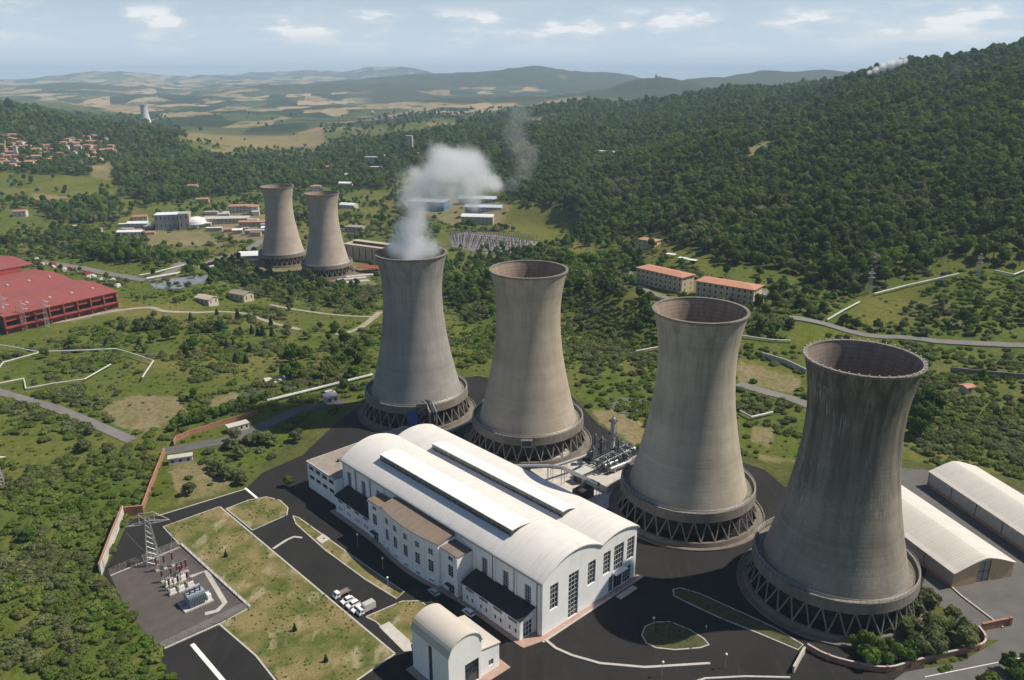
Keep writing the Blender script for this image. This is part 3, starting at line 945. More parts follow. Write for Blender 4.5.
# long side towards the road: local -X, spanned by t downwards
w = MB()
side_win = [5.8 + 9.15 * k for k in range(11)]
sw = []
for c in side_win:
    if 28 < c < 77:
        continue
    sw.append((c - 1.25, c + 1.25, 6.4, 14.0))
cler = [(78.6, 81.2, 14.3, 15.6)]
sw = [r for r in sw]
wall_panel(w, rect(-HL, 0, -.5, HE), [rect(-r[1], -r[0], r[2], r[3]) for r in sw], (0, 0, 0), (0, -1, 0), Z3, .45)
wall_panel(w, rect(0, HL, -.5, HE), [], (HW, 0, 0), Y3, Z3, .4)
wall_panel(w, [(-x, z) for x, z in ([(HW, -.5), (0, -.5)] + top)], [], (0, HL, 0), (-1, 0, 0), Z3, .4)
w.build('side_wall', M_WHITE, hall)
for r in sw:
    window(hall, (0, 0, 0), (0, -1, 0), Z3, (-r[1], -r[0], r[2], r[3]), .4, 3, 8)
pm = MB().box((-.16, 0, 8.6), (.36, .62, 17.6)).mesh('pilaster', M_WHITE2)
for c in [1.0, 10.4, 19.5, 28.2, 75.4, 84.2, 93.4, 100.6]:
    link('pilaster', pm, hall, loc=(0, c, 0))
dp = MB().tube((-.25, 0, 0), (-.25, 0, 17.2), .11, 6).mesh('downpipe', M_DFRAME)
for c in [2.0, 11.2, 20.3, 83.4, 92.6]:
    link('downpipe', dp, hall, loc=(0, c, 0))
# vault roofs: thick shells with an overhang
def vault_roof(a, b, name, m):
    n = 26
    ss = [a + (b - a) * i / n for i in range(n + 1)]
    up = [(s, vault(s) + .36) for s in ss]
    lo = [(s, vault(s) + .02) for s in ss]
    if a == 0:
        up = [(-.55, vault(0) - .1)] + up
        lo = [(-.55, HE - .45)] + lo
    if b == V1:
        up = up + [(V1 + .55, HE - .15)]
        lo = lo + [(V1 + .55, HE - .45)]
    prof = up + lo[::-1]
    k = len(up)
    vs, fs = [], []
    L = [-.5, HL + .5]
    for y in L:
        vs += [(p[0], y, p[1]) for p in prof]
    N = len(prof)
    fs += [(i, N + i, N + i + 1, i + 1)[::-1] for i in range(N - 1)] + [(N - 1, 2 * N - 1, N, 0)[::-1]]
    for o in (0, N):
        fs += [(o + i, o + i + 1, o + N - 2 - i, o + N - 1 - i) for i in range(k - 1)]
    return MB().add(vs, fs).build(name, m, hall)
vr1 = vault_roof(0, V0, 'vault_roof', M_HROOF)
vr2 = vault_roof(V0, V1, 'vault_roof', M_HROOF)
gut = MB().extrude([(0, 0), (.35, 0), (.35, .3), (0, .3)], (-.95, 0, HE - .5), X3, Z3, Y3, -.3, HL + .3).build('gutter', M_DFRAME, vr1)
# ridge monitors: glazed low walls under a curved cap
def monitor(s0, s1, t0, t1, vr):
    n = 10
    sm_ = [s0 + (s1 - s0) * i / n for i in range(n + 1)]
    zb0 = max(vault(s0), vault(s1)) + .6
    z0, z1 = vault(s0) + 2.6, vault(s1) + .7
    cap = lambda i: z0 + (z1 - z0) * i / n + (.3 if s0 < 20 else .5) * math.sin(math.pi * i / n)
    mon = MB()
    up = [(sm_[i] + (.0 if i == 0 else .4 if i == n else 0), cap(i)) for i in range(n + 1)]
    lo = [(p[0], p[1] - .25) for p in up]
    prof = up + lo[::-1]
    N = len(prof)
    vs = []
    for y in (t0 - .4, t1 + .4):
        vs += [(p[0], y, p[1]) for p in prof]
    fs = [(i, N + i, N + i + 1, i + 1)[::-1] for i in range(N - 1)] + [(N - 1, 2 * N - 1, N, 0)[::-1]]
    for o in (0, N):
        fs += [(o + i, o + i + 1, o + N - 2 - i, o + N - 1 - i) for i in range(n)]
    cap_o = mon.add(vs, fs).build('roof_monitor', M_MONROOF, hall)
    b0, b1 = vault(s0) - .6, vault(s1) - .6
    MB().extrude([(s0, b0), (s1, b1), (s1, z1 - .1), (s0, z0 - .1)], (0, 0, 0), X3, Z3, Y3, t0, t1).build('monitor_wall', M_GLASS, cap_o)
    fr = MB()
    k = int((t1 - t0) / 2.5)
    for i in range(k + 1):
        y = t0 + (t1 - t0) * i / k
        fr.box((s0 - .03, y, (b0 + z0) / 2), (.1, .14, z0 - b0 - .3))
    for i in range(6):
        x = s0 + (s1 - s0) * (i + .5) / 6
        fr.box((x, t0 - .04, (vault(x) + cap(int((i + .5) / 6 * n))) / 2), (.13, .1, cap(int((i + .5) / 6 * n)) - vault(x) - .3))
    fr.build('monitor_mullions', M_DFRAME, cap_o)
monitor(5.6, 13.0, 18.5, 85.0, vr1)
monitor(26.2, 31.8, 17.5, 82.0, vr2)

# lean-to annexes along the road side
def annex(t0, t1, mwin):
    s0 = -5.6
    w = MB()
    bays = [(t0 + (t1 - t0) * i / 4, t0 + (t1 - t0) * (i + 1) / 4) for i in range(4)]
    vents, small = [], []
    for a, b in bays:
        vents.append((a + 1.2, b - 1.2, 4.7, 5.7))
        small.append((a + 1.5, a + 2.3, 1.6, 3.0))
        small.append((b - 2.3, b - 1.5, 1.6, 3.0))
    wall_panel(w, rect(-t1, -t0, -.4, 6.6), [rect(-r[1], -r[0], r[2], r[3]) for r in vents + small], (s0, 0, 0), (0, -1, 0), Z3, .3)
    ends = [(0, -.4), (5.55, -.4), (5.55, 8.3), (0, 6.6)]
    gl = (1.2, 4.6, .3, 5.2) if mwin else None
    wall_panel(w, ends, [rect(*gl)] if gl else [], (s0, t0, 0), X3, Z3, .3)
    wall_panel(w, [(-p[0], p[1]) for p in ends[::-1]], [], (s0, t1, 0), (-1, 0, 0), Z3, .3)
    a = w.build('annex_wall', M_WHITE, hall)
    for r in vents:
        window(hall, (s0, 0, 0), (0, -1, 0), Z3, (-r[1], -r[0], r[2], r[3]), .25, 4, 1, 'vent', M_GREYDOOR, M_DFRAME)
    for r in small:
        window(hall, (s0, 0, 0), (0, -1, 0), Z3, (-r[1], -r[0], r[2], r[3]), .25, 1, 1)
    if gl:
        window(hall, (s0, t0, 0), X3, Z3, gl, .25, 3, 3, fm=M_WHITE2)
    MB().extrude([(-.55, 6.5), (5.4, 8.42), (5.4, 8.62), (-.55, 6.75)], (s0, 0, 0), X3, Z3, Y3, t0 - .5, t1 + .3).build('annex_roof', M_DARKROOF, hall)
    pil = MB().box((0, 0, 3.2), (.3, .4, 6.3)).mesh('pilaster', M_WHITE2)
    for i in range(5):
        link('pilaster', pil, hall, loc=(s0 - .05, min(max(t0 + (t1 - t0) * i / 4, t0 + .25), t1 - .25), 0))
annex(3.0, 27.6, True)
annex(76.5, 98.0, False)

# projecting office block: bowed middle between two flat flanks
def bow(t):
    return -6.2 - 1.7 * max(0.0, 1 - ((t - 51.5) / 16.5) ** 2)
n = 26
tt = [37.5 + 30.0 * i / n for i in range(n + 1)]
ztop, zf = 15.4, 14.0
wb = MB()
wins = []
cols = [40.6, 46.6, 52.6, 58.6, 64.0]
for i in range(n):
    ta, tb = tt[i], tt[i + 1]
    A_, B_ = Vector((bow(ta), ta, 0)), Vector((bow(tb), tb, 0))
    wb.add([(*B_.xy, -.4), (*A_.xy, -.4), (*A_.xy, ztop), (*B_.xy, ztop)], [(0, 1, 2, 3)])
wb.add([(bow(37.5), 37.5, -.4), (.2, 37.5, -.4), (.2, 37.5, ztop), (bow(37.5), 37.5, ztop)], [(0, 1, 2, 3)])
wb.add([(.2, 67.5, -.4), (bow(67.5), 67.5, -.4), (bow(67.5), 67.5, ztop), (.2, 67.5, ztop)], [(0, 1, 2, 3)])
blk = wb.build('office_block', M_WHITE, hall)
def bow_window(t, z0, z1, wd, nx, ny):
    d = (bow(t + .3) - bow(t - .3)) / .6
    X = Vector((-d, -1, 0)).normalized()
    O = Vector((bow(t), t, 0))
    N = X.cross(Vector(Z3))
    window(blk, O + N * .10, X, Z3, (-wd / 2, wd / 2, z0, z1), .03, nx, ny)
    P = MB()
    for (a, b, c, e) in ((-wd / 2 - .14, -wd / 2, z0 - .1, z1 + .12), (wd / 2, wd / 2 + .14, z0 - .1, z1 + .12), (-wd / 2 - .2, wd / 2 + .2, z0 - .28, z0 - .02), (-wd / 2 - .14, wd / 2 + .14, z1, z1 + .15)):
        q = [O + X * x + Vector(Z3) * z + N * dd for dd in (-.05, .24) for (x, z) in ((a, c), (b, c), (b, e), (a, e))]
        P.add(q, [(4, 5, 6, 7), (0, 1, 5, 4), (1, 2, 6, 5), (2, 3, 7, 6), (3, 0, 4, 7)])
    P.build('window_surround', M_WHITE2, blk)
for t in cols:
    bow_window(t, 10.6, 12.6, 2.0, 2, 2)
    bow_window(t, 4.6, 8.6, 2.2, 2, 4)
    bow_window(t, 1.0, 1.7, 2.0, 3, 1)
for t in (37.7, 43.6, 49.6, 55.6, 61.4, 67.2):
    MB().box((bow(t) - .05, t, 7.6), (.3, .45, 15.4)).build('pilaster', M_WHITE2, blk)
rp = [(bow(t) - .55, t) for t in tt]
rp = [(rp[0][0], 37.0)] + rp + [(rp[-1][0], 68.0), (-.6, 68.0), (-.6, 37.0)]
rr_ = MB()
nn = len(rp)
zz = lambda x: ztop + .05 + (x + 6.5) * .16
vs = [(p[0], p[1], zz(p[0])) for p in rp] + [(p[0], p[1], zz(p[0]) + .22) for p in rp]
tri = tessellate_polygon([[Vector((p[0], p[1], 0)) for p in rp]])
fs = [tuple(nn + i for i in t) for t in tri] + [tuple(t) for t in tri] + [(i, (i + 1) % nn, nn + (i + 1) % nn, nn + i) for i in range(nn)]
rr_.add(vs, fs).build('office_roof', M_CORR, hall)
for (ta, tb) in ((29.6, 37.4), (67.6, 76.2)):
    w = MB()
    s0 = -6.0
    tm = (ta + tb) / 2 - (.8 if ta < 40 else -.8)
    hs_ = [(tm - 1.1, tm + 1.1, 11.6, 13.0), (tm - 1.2, tm + 1.2, 6.0, 10.0), (tm - 1.5, tm + 1.3, .2, 2.9)]
    wall_panel(w, rect(-tb, -ta, -.4, zf), [rect(-r[1], -r[0], r[2], r[3]) for r in hs_], (s0, 0, 0), (0, -1, 0), Z3, .3)
    wall_panel(w, rect(0, 5.9, -.4, zf), [], (s0, ta, 0), X3, Z3, .3)
    wall_panel(w, rect(-5.9, 0, -.4, zf), [], (s0, tb, 0), (-1, 0, 0), Z3, .3)
    fl = w.build('office_flank', M_WHITE, hall)
    for i, r in enumerate(hs_):
        window(fl, (s0, 0, 0), (0, -1, 0), Z3, (-r[1], -r[0], r[2], r[3]), .27, 2, (1, 4, 2)[i], 'window' if i < 2 else 'door')
    MB().box((s0 - .6, tm, 3.3), (1.5, 3.4, .18)).build('door_awning', M_DSTEEL, fl)
    MB().box(((s0 - .3) / 2, (ta + tb) / 2, zf + .16), (6.0, tb - ta + .5, .26)).build('flank_roof', M_CORR, hall)
    MB().box((s0 - .1, (ta + tb) / 2, zf - .25), (.35, tb - ta + .3, .5)).build('cornice', M_WHITE2, fl)
# terracotta pavement round the foot
pv = [(-7.2, 1.2), (-7.2, 29), (-8.0, 36), (-9.2, 44), (-9.6, 51), (-9.2, 59), (-8.2, 67), (-7.6, 75), (-7.4, 100), (-.2, 100), (-.2, 1.2)]
MB().prism(pv, 0.0, .2).build('pavement', M_TERRA, hall)
MB().prism([(-7.2, 1.15), (-7.0, .2), (-1.2, -1.5), (HW + 1.2, -1.5), (HW + 1.2, -.05), (-.1, -.05), (-.1, 1.15)], 0.0, .21).build('pavement', M_TERRA, hall)
MB().prism([(-1.5, -1.5), (-1.5, -2.1), (HW + 1.5, -2.1), (HW + 1.5, -1.5)], 0.0, .24).build('pavement_kerb', M_KERB, hall)
MB().box((33, -3.6, .15), (8, 1.9, .3)).build('door_step', M_CONC, hall)

# flat-roofed control building at the far end of the hall
cb = thing('control_building', 'low flat-roofed white office block joined to the far end of the hall', 'building', (*HA, 0), HANG)
w = MB()
c0, c1, x0, x1, zc_ = 101.3, 121.0, -3.6, 42.0, 10.6
cw = [(c0 + 1.0 + 4.7 * i, c0 + 4.4 + 4.7 * i, z, z + 1.6) for z in (4.4, 8.1) for i in range(4)]
wall_panel(w, rect(-c1, -c0, -.4, zc_), [rect(-r[1], -r[0], r[2], r[3]) for r in cw], (x0, 0, 0), (0, -1, 0), Z3, .3)
fw_ = [(x0 + 2 + 4.6 * i, x0 + 5 + 4.6 * i, z, z + 1.6) for z in (4.4, 8.1) for i in range(9)]
wall_panel(w, [(-x1, -.4), (-x0, -.4), (-x0, zc_), (-x1, zc_)], [rect(-r[1], -r[0], r[2], r[3]) for r in fw_], (0, c1, 0), (-1, 0, 0), Z3, .3)
wall_panel(w, rect(c0, c1, -.4, zc_), [], (x1, 0, 0), Y3, Z3, .3)
wall_panel(w, rect(x0, -.2, -.4, zc_), [], (0, c0, 0), X3, Z3, .3)
w.build('wall', M_WHITE, cb)
for r in cw:
    window(cb, (x0, 0, 0), (0, -1, 0), Z3, (-r[1], -r[0], r[2], r[3]), .27, 4, 1, fm=M_DFRAME)
for r in fw_:
    window(cb, (0, c1, 0), (-1, 0, 0), Z3, (-r[1], -r[0], r[2], r[3]), .27, 3, 1, fm=M_DFRAME)
MB().box(((x0 + x1) / 2, (c0 + c1) / 2, zc_ - .1), (x1 - x0 - .4, c1 - c0 - .4, .3)).build('roof', M_FLATROOF, cb)
pp = MB()
for (a, b, c, d) in ((x0 - .25, x0 + .2, c0 + .1, c1 + .25), (x1 - .2, x1 + .25, c0 + .1, c1 + .25), (x0 + .2, x1 - .2, c1 - .2, c1 + .25)):
    pp.box(((a + b) / 2, (c + d) / 2, zc_ + .15), (b - a, d - c, .7))
pp.build('parapet', M_KERB, cb)
for (x, y, a, b, c) in ((6, 113, 1.8, 1.4, 1.1), (22, 110, 2.4, 1.6, 1.2), (33, 115, 1.5, 1.5, .9)):
    MB().box((x, y, zc_ + c / 2), (a, b, c)).build('roof_vent', M_STEEL, cb)

# small vaulted pavilion in the foreground
pa = thing('vaulted_pavilion', 'small white building with barrel-vault roof in front of the long hall', 'building', (8.4, 186.0, 0), R(42.67))
x0, x1, y0, y1, ze, rz_ = -33.6, -22.8, -.8, 14.6, 12.0, 4.2
nv = 20
prof = [(x0 + (x1 - x0) * i / nv, ze + rz_ * math.sin(math.acos(max(-1, min(1, 1 - 2 * i / nv)))) ** 1.0) for i in range(nv + 1)]
w = MB()
gl = (x0 + 5.2, x1 - 1.0, .4, 7.2)
wall_panel(w, [(x0, -.4), (x1, -.4)] + prof[::-1], [rect(*gl)], (0, y0, 0), X3, Z3, .35)
wall_panel(w, [(-x1, -.4), (-x0, -.4)] + [(-p[0], p[1]) for p in prof], [], (0, y1, 0), (-1, 0, 0), Z3, .35)
sl_ = (6.0, 7.6, .3, 11.6)
wall_panel(w, rect(-y1, -y0, -.4, ze), [rect(-sl_[1], -sl_[0], sl_[2], sl_[3])], (x0, 0, 0), (0, -1, 0), Z3, .35)
wall_panel(w, rect(y0, y1, -.4, ze), [], (x1, 0, 0), Y3, Z3, .35)
w.build('wall', M_WHITE, pa)
window(pa, (0, y0, 0), X3, Z3, gl, .3, 1, 1, fm=M_DFRAME, bar=.25)
window(pa, (x0, 0, 0), (0, -1, 0), Z3, (-sl_[1], -sl_[0], sl_[2], sl_[3]), .3, 2, 8, fm=M_DFRAME)
up = [(p[0] + (-.25 if i == 0 else .25 if i == nv else 0), p[1] + .28) for i, p in enumerate(prof)]
lo = [(p[0], p[1] + .02) for p in prof]
pf = up + lo[::-1]
N = len(pf)
vs = []
for y in (y0 - .3, y1 + .3):
    vs += [(p[0], y, p[1]) for p in pf]
fs = [(i, N + i, N + i + 1, i + 1)[::-1] for i in range(N - 1)] + [(N - 1, 2 * N - 1, N, 0)[::-1]]
for o in (0, N):
    fs += [(o + i, o + i + 1, o + N - 2 - i, o + N - 1 - i) for i in range(nv)]
ro = MB().add(vs, fs).build('roof', M_ARCHROOF, pa)
w = MB()
q0, q1, zl = x1 + .05, x1 + 6.3, 8.0
ww = (q0 + 2.6, q0 + 4.2, 2.0, 3.8)
wall_panel(w, [(q0, -.4), (q1, -.4), (q1, zl - .5), (q0, zl + .7)], [rect(*ww)], (0, y0 + .3, 0), X3, Z3, .3)
wall_panel(w, rect(y0 + .3, y1 - .5, -.4, zl - .5), [], (q1, 0, 0), Y3, Z3, .3)
wall_panel(w, [(-q1, -.4), (-q0, -.4), (-q0, zl + .7), (-q1, zl - .5)], [], (0, y1 - .5, 0), (-1, 0, 0), Z3, .3)
w.build('side_wing', M_WHITE, pa)
window(pa, (0, y0 + .3, 0), X3, Z3, ww, .27, 2, 1)
MB().extrude([(q0 - .02, zl + .72), (q1 + .35, zl - .55), (q1 + .35, zl - .3), (q0 - .02, zl + .98)], (0, 0, 0), X3, Z3, Y3, y0 + .05, y1 - .3).build('wing_roof', M_ARCHROOF, pa)
MB().prism([(x0 - 2, y0 - 2.2), (q1 + 1.8, y0 - 2.2), (q1 + 1.8, y1 + .6), (x0 - 2, y1 + .6)], 0, .2).build('pavement', M_TERRA, pa)

# ------------------------------------------------------------------ vaulted storage sheds on the right
M_SHEDWALL = mat('shed_wall', (.36, .35, .33), .85, .1, .3, stain=.3, streak=.3)
M_OCHRE = mat('ochre_infill', (.55, .38, .21), .85, .12, .5, stain=.3)
M_BRICKBASE = mat('brick_plinth', (.34, .20, .13), .9, .15, .8, stain=.3)
def shed(name, label, p_near, rz, wd, ln, he, rise, door=True):
    S = thing(name, label, 'storage shed', (*p_near, 0), rz, 'arched storage sheds')
    n = 16
    prof = [(wd * i / n, he + rise * (1 - abs(2 * i / n - 1) ** 1.35)) for i in range(n + 1)]
    w = MB()
    wall_panel(w, rect(-ln, 0, .9, he), [], (0, 0, 0), (0, -1, 0), Z3, .3)
    wall_panel(w, rect(0, ln, .9, he), [], (wd, 0, 0), Y3, Z3, .3)
    w.build('side_wall', M_SHEDWALL, S)
    w = MB()
    d = (wd * .40, wd * .60, .1, he + rise * .72)
    wall_panel(w, [(0, -.3), (wd, -.3)] + prof[::-1], [rect(*d)], (0, 0, 0), X3, Z3, .3)
    w.build('gable_wall', M_OCHRE, S)
    w = MB()
    wall_panel(w, [(-wd, -.3), (0, -.3)] + [(-p[0], p[1]) for p in prof], [], (0, ln, 0), (-1, 0, 0), Z3, .3)
    w.build('gable_wall', M_SHEDWALL, S)
    window(S, (0, 0, 0), X3, Z3, d, .25, 2, 2, 'sliding_door', M_STEEL, M_DSTEEL, .18)
    MB().box((-.1, ln / 2, .3), (.5, ln + .2, 1.3)).build('plinth', M_BRICKBASE, S)
    up = [(p[0] + (-.5 if i == 0 else .5 if i == n else 0), p[1] + .3) for i, p in enumerate(prof)]
    lo = [(p[0], p[1] + .05) for p in prof]
    pf = up + lo[::-1]
    N = len(pf)
    vs = []
    for y in (-.4, ln + .4):
        vs += [(p[0], y, p[1]) for p in pf]
    fs = [(i, N + i, N + i + 1, i + 1)[::-1] for i in range(N - 1)] + [(N - 1, 2 * N - 1, N, 0)[::-1]]
    for o in (0, N):
        fs += [(o + i, o + i + 1, o + N - 2 - i, o + N - 1 - i) for i in range(n)]
    rf = MB().add(vs, fs).build('roof', M_SHEDROOF, S)
    for k in range(1, int(ln / 12) + 1):
        MB().tube((-.12, k * 12, .9), (-.12, k * 12, he), .12, 6).build('downpipe', M_DFRAME, S)
    return S
shed('storage_shed', 'grey-white arched shed with ochre gable beside the nearest tower', (134.8, 208.5), R(15), 22.5, 62, 5.0, 3.6)
shed('storage_shed', 'second grey-white arched shed, farther from the towers at the frame edge', (171.5, 214), R(12), 20, 60, 5.6, 3.2)

# ------------------------------------------------------------------ walls and fences of the works
M_BRICK = mat('brick_wall', (.33, .165, .11), .9, .2, .9, stain=.4, bump=.3, bscale=5)
M_PLASTER = mat('flaking_plaster', (.52, .49, .44), .9, .2, .6, stain=.5, bump=.3)
def perimeter(name, label, px, h, m, cap=None, w=.45, posts=None, postm=None):
    P = [G(u, v) for u, v in px]
    T = thing(name, label, 'wall', P[0])
    L = [Vector((p[0] - P[0][0], p[1] - P[0][1], p[2] - P[0][2])) for p in P]
    body = MB()
    cp = MB()
    pts = []
    for a, b in zip(L[:-1], L[1:]):
        k = max(1, int((b - a).length / 9))
        for i in range(k):
            pts.append(a + (b - a) * i / k)
    pts.append(L[-1])
    pts = [Vector((p.x, p.y, hz(p.x + P[0][0], p.y + P[0][1]) - P[0][2])) for p in pts]
    for a, b in zip(pts[:-1], pts[1:]):
        d = (b - a).xy.normalized()
        n = Vector((-d.y, d.x, 0)) * w / 2
        e = Vector((d.x, d.y, 0)) * .02
        vs = [a - n - e, b - n + e, b + n + e, a + n - e]
        vs = [(p.x, p.y, p.z - .8) for p in vs] + [(p.x, p.y, p.z + h) for p in vs]
        F = [(3, 2, 1, 0), (4, 5, 6, 7), (0, 1, 5, 4), (1, 2, 6, 5), (2, 3, 7, 6), (3, 0, 4, 7)]
        body.add(vs, F)
        n2 = n * 1.35
        vs = [a - n2, b - n2, b + n2, a + n2]
        cp.add([(p.x, p.y, p.z + h + .004) for p in vs] + [(p.x, p.y, p.z + h + .18) for p in vs], F)
    body.build('wall_body', m, T)
    cp.build('coping', cap or M_BRICK, T)
    if posts:
        pm_ = MB().box((0, 0, h / 2), (w * 1.9, w * 1.9, h + .7)).mesh('pier', postm or M_BRICK)
        run = 0
        for a, b in zip(pts[:-1], pts[1:]):
            run += (b - a).length
            if run >= posts:
                run = 0
                link('pier', pm_, T, loc=b, rz=math.atan2((b - a).y, (b - a).x))
    return T
perimeter('boundary_wall', 'tall flaking wall with red brick coping left of the substation', [(124, 516), (112, 546), (101, 576)], 4.2, M_PLASTER)
perimeter('boundary_wall', 'short brown wall stub behind the lattice pylon at the substation corner', [(125, 516), (144, 514)], 3.4, M_BRICK)
perimeter('boundary_wall', 'thin brick wall running from the pylon up to the old gate', [(143, 511), (152, 486), (165, 453)], 2.2, M_BRICK)
perimeter('boundary_wall', 'low brick wall curving from the gate along the dark hedge', [(174, 446), (176, 441), (190, 435), (215, 427), (245, 418), (258, 414)], 2.0, M_BRICK)
perimeter('boundary_wall', 'long brick wall curving round the shrubs below the nearest tower', smooth_px([(807, 649), (828, 660), (858, 668), (887, 672), (911, 666), (947, 657), (978, 650), (985, 642), (978, 631)], 3), 1.6, M_BRICK, M_KERB, .4, 5.0)
perimeter('gate_wall', 'short white plastered wall at the gate below the nearest tower', [(804, 653), (800, 660), (793, 673)], 1.9, M_PLASTER, M_KERB)
perimeter('gate_wall', 'brick gate wall stub by the grey lot at the frame edge', [(981, 631), (994, 628), (1009, 625)], 2.4, M_BRICK, None, .45, 5)
perimeter('retaining_wall', 'grey concrete retaining wall across the slope behind the two nearest towers', [(762, 357), (785, 364), (806, 374)], 2.6, M_CONC, M_CONC)
perimeter('retaining_wall', 'dark stone retaining wall on the right slope above the sheds', [(950, 372), (985, 376), (1024, 379)], 2.6, M_RINGC, M_RINGC)

def fence(label, px, h=2.4, step=3.0):
    P = [G(u, v, 0.0) for u, v in px]
    T = thing('wire_fence', label, 'fence', (P[0][0], P[0][1], 0))
    mesh_ = MB()
    pm_ = MB().tube((0, 0, 0), (0, 0, h + .1), .055, 5).mesh('post', M_RAIL)
    for a, b in zip(P[:-1], P[1:]):
        a, b = Vector(a) - Vector(P[0]), Vector(b) - Vector(P[0])
        k = max(1, int((b - a).length / step))
        for i in range(k + 1):
            p = a + (b - a) * i / k
            link('post', pm_, T, loc=p)
        for z in np.linspace(.15, h, 7):
            mesh_.tube(a + Vector((0, 0, z)), b + Vector((0, 0, z)), .013, 4, caps=False)
        kk = k * 5
        for i in range(kk):
            p = a + (b - a) * i / kk
            q = a + (b - a) * (i + 1) / kk
            mesh_.tube(p + Vector((0, 0, .15)), q + Vector((0, 0, h)), .007, 3, caps=False)
    mesh_.build('wire_mesh', M_RAIL, T)
fence('wire mesh fence between the dark road and the substation yard', [(110, 575), (180, 546)])
fence('wire mesh fence along the lawn side of the substation yard', [(181, 546), (248, 607.5)])
fence('wire mesh fence along the front edge of the substation yard', [(247, 608.5), (161, 650)])
# low concrete base under the lawn-side fence
kerb([(181, 544.5), (250, 607.5)], .7, .5, M_CONC, 'fence_base')
kerb([(110.5, 576), (180, 547.5)], .4, .25, M_KERB, 'fence_base')

# ------------------------------------------------------------------ substation
M_PORC = mat('brown_porcelain', (.10, .028, .018), .3, .2, 2)
M_TRAFO = mat('transformer_grey', (.26, .31, .36), .5, .15, .8, stain=.25)
def insulator_mesh(h=2.2, r=.22):
    pr = [(0, 0)]
    k = 8
    for i in range(k):
        z = h * i / k
        pr += [(r * .6, z), (r * 1.25, z + h / k * .35), (r * .6, z + h / k * .7)]
    pr += [(r * .7, h), (0, h + .05)]
    return pr
def post_insulator(px, label, base=2.2, h=2.4, tip=M_PORC, group='substation apparatus'):
    p = G(*px, 0.0)
    T = thing('post_insulator', label, 'insulator', (p[0], p[1], .045), R(42), group)
    MB().box((0, 0, .2), (1.1, 1.1, .4)).build('footing', M_CONC, T)
    st = MB()
    for (x, y) in ((-.3, -.3), (.3, -.3), (.3, .3), (-.3, .3)):
        st.tube((x, y, .4), (x * .7, y * .7, base), .06, 4)
    st.box((0, 0, base), (.7, .7, .12))
    st.build('stand', M_RAIL, T)
    MB().lathe([(r * 1.35, z) for r, z in insulator_mesh(h)], 10, c=(0, 0, base + .06)).build('porcelain', tip, T)
    MB().tube((-.5, 0, base + h + .1), (.5, 0, base + h + .1), .09, 6).build('terminal', M_ALU, T)
    return T
ROWS_PX = [((157.5, 571), (165.5, 569), (173.5, 566)), ((178, 575.5), (183, 574), (187, 572)), ((163, 582), (172, 579), (181, 577)), ((170, 590), (179, 587), (188, 583))]
ORD = ('left', 'middle', 'right')
WHERE = ('back row nearest the pylon', 'short row beside the white path', 'third row towards the transformer', 'front row next to the transformer')
for rI, row in enumerate(ROWS_PX):
    for cI, px in enumerate(row):
        post_insulator(px, '%s brown post insulator in the %s' % (ORD[cI], WHERE[rI]), 1.9 if rI else 2.3, 2.6 if rI in (0, 1) else 2.0)
for i, px in enumerate(((169, 586), (177, 583), (184, 580), (173, 594), (182, 591), (191, 587))):
    p = G(*px, 0.0)
    T = thing('circuit_breaker', '%s white breaker cabinet in the %s breaker row of the substation' % (ORD[i % 3], 'back' if i < 3 else 'front'), 'breaker', (p[0], p[1], .045), R(42), 'substation apparatus')
    MB().box((0, 0, .25), (2.3, 1.5, .5)).build('footing', M_CONC, T)
    MB().box((0, 0, 1.2), (1.6, .9, 1.4)).build('cabinet', M_WHITE2, T)
    for x in (-.55, 0, .55):
        MB().lathe(insulator_mesh(1.5, .14), 8, c=(x, 0, 1.9)).build('bushing', M_PORC if i % 2 else M_CONC, T)
p = G(196, 603, 0.0)
T = thing('power_transformer', 'blue-grey power transformer with cooling fins at the front of the substation', 'transformer', (p[0], p[1], .045), R(42.7))
MB().box((0, 0, .2), (8.6, 5.6, .4)).build('plinth', M_CONC, T)
MB().box((0, 0, 2.2), (5.2, 2.6, 3.6)).build('tank', M_TRAFO, T)
fm = MB().box((0, 0, 0), (.12, 1.1, 2.8)).mesh('radiator_fin', M_TRAFO)
for s in (-1, 1):
    for k in range(11):
        link('radiator_fin', fm, T, loc=(-2.3 + .46 * k, s * 1.95, 2.2))
MB().tube((-2, .9, 5.0), (2, .9, 5.0), .5, 10).build('conservator', M_TRAFO, T)
for k in range(3):
    MB().lathe([(r * 1.1, z) for r, z in insulator_mesh(1.8, .2)], 10, c=(-1.5 + 1.5 * k, -.5, 4.0)).build('bushing', M_PORC, T)
MB().box((3.6, -.8, 1.2), (1.1, 1.8, 1.7)).build('control_cabinet', M_WHITE2, T)
MB().box((-3.7, 1.0, .9), (1.3, 1.4, 1.1)).build('control_cabinet', M_GREYDOOR, T)
MB().path([(2.7, -1, 3.2), (3.9, -1, 3.2), (3.9, -1, 2.0)], .12).build('conduit', M_STEEL, T)

def lattice(mb, h, b, t, n, r=.07):
    """four-leg tapering lattice mast"""
    lv = [h * i / n for i in range(n + 1)]
    wv = [b + (t - b) * i / n for i in range(n + 1)]
    C4 = ((-1, -1), (1, -1), (1, 1), (-1, 1))
    for i in range(n):
        for k in range(4):
            a = Vector((C4[k][0] * wv[i], C4[k][1] * wv[i], lv[i]))
            a2 = Vector((C4[k][0] * wv[i + 1], C4[k][1] * wv[i + 1], lv[i + 1]))
            c = C4[(k + 1) % 4]
            bb = Vector((c[0] * wv[i], c[1] * wv[i], lv[i]))
            b2 = Vector((c[0] * wv[i + 1], c[1] * wv[i + 1], lv[i + 1]))
            mb.tube(a, a2, r, 4, caps=False)
            mb.tube(a, b2, r * .6, 3, caps=False)
            mb.tube(bb, a2, r * .6, 3, caps=False)
            mb.tube(a2, b2, r * .6, 3, caps=False)
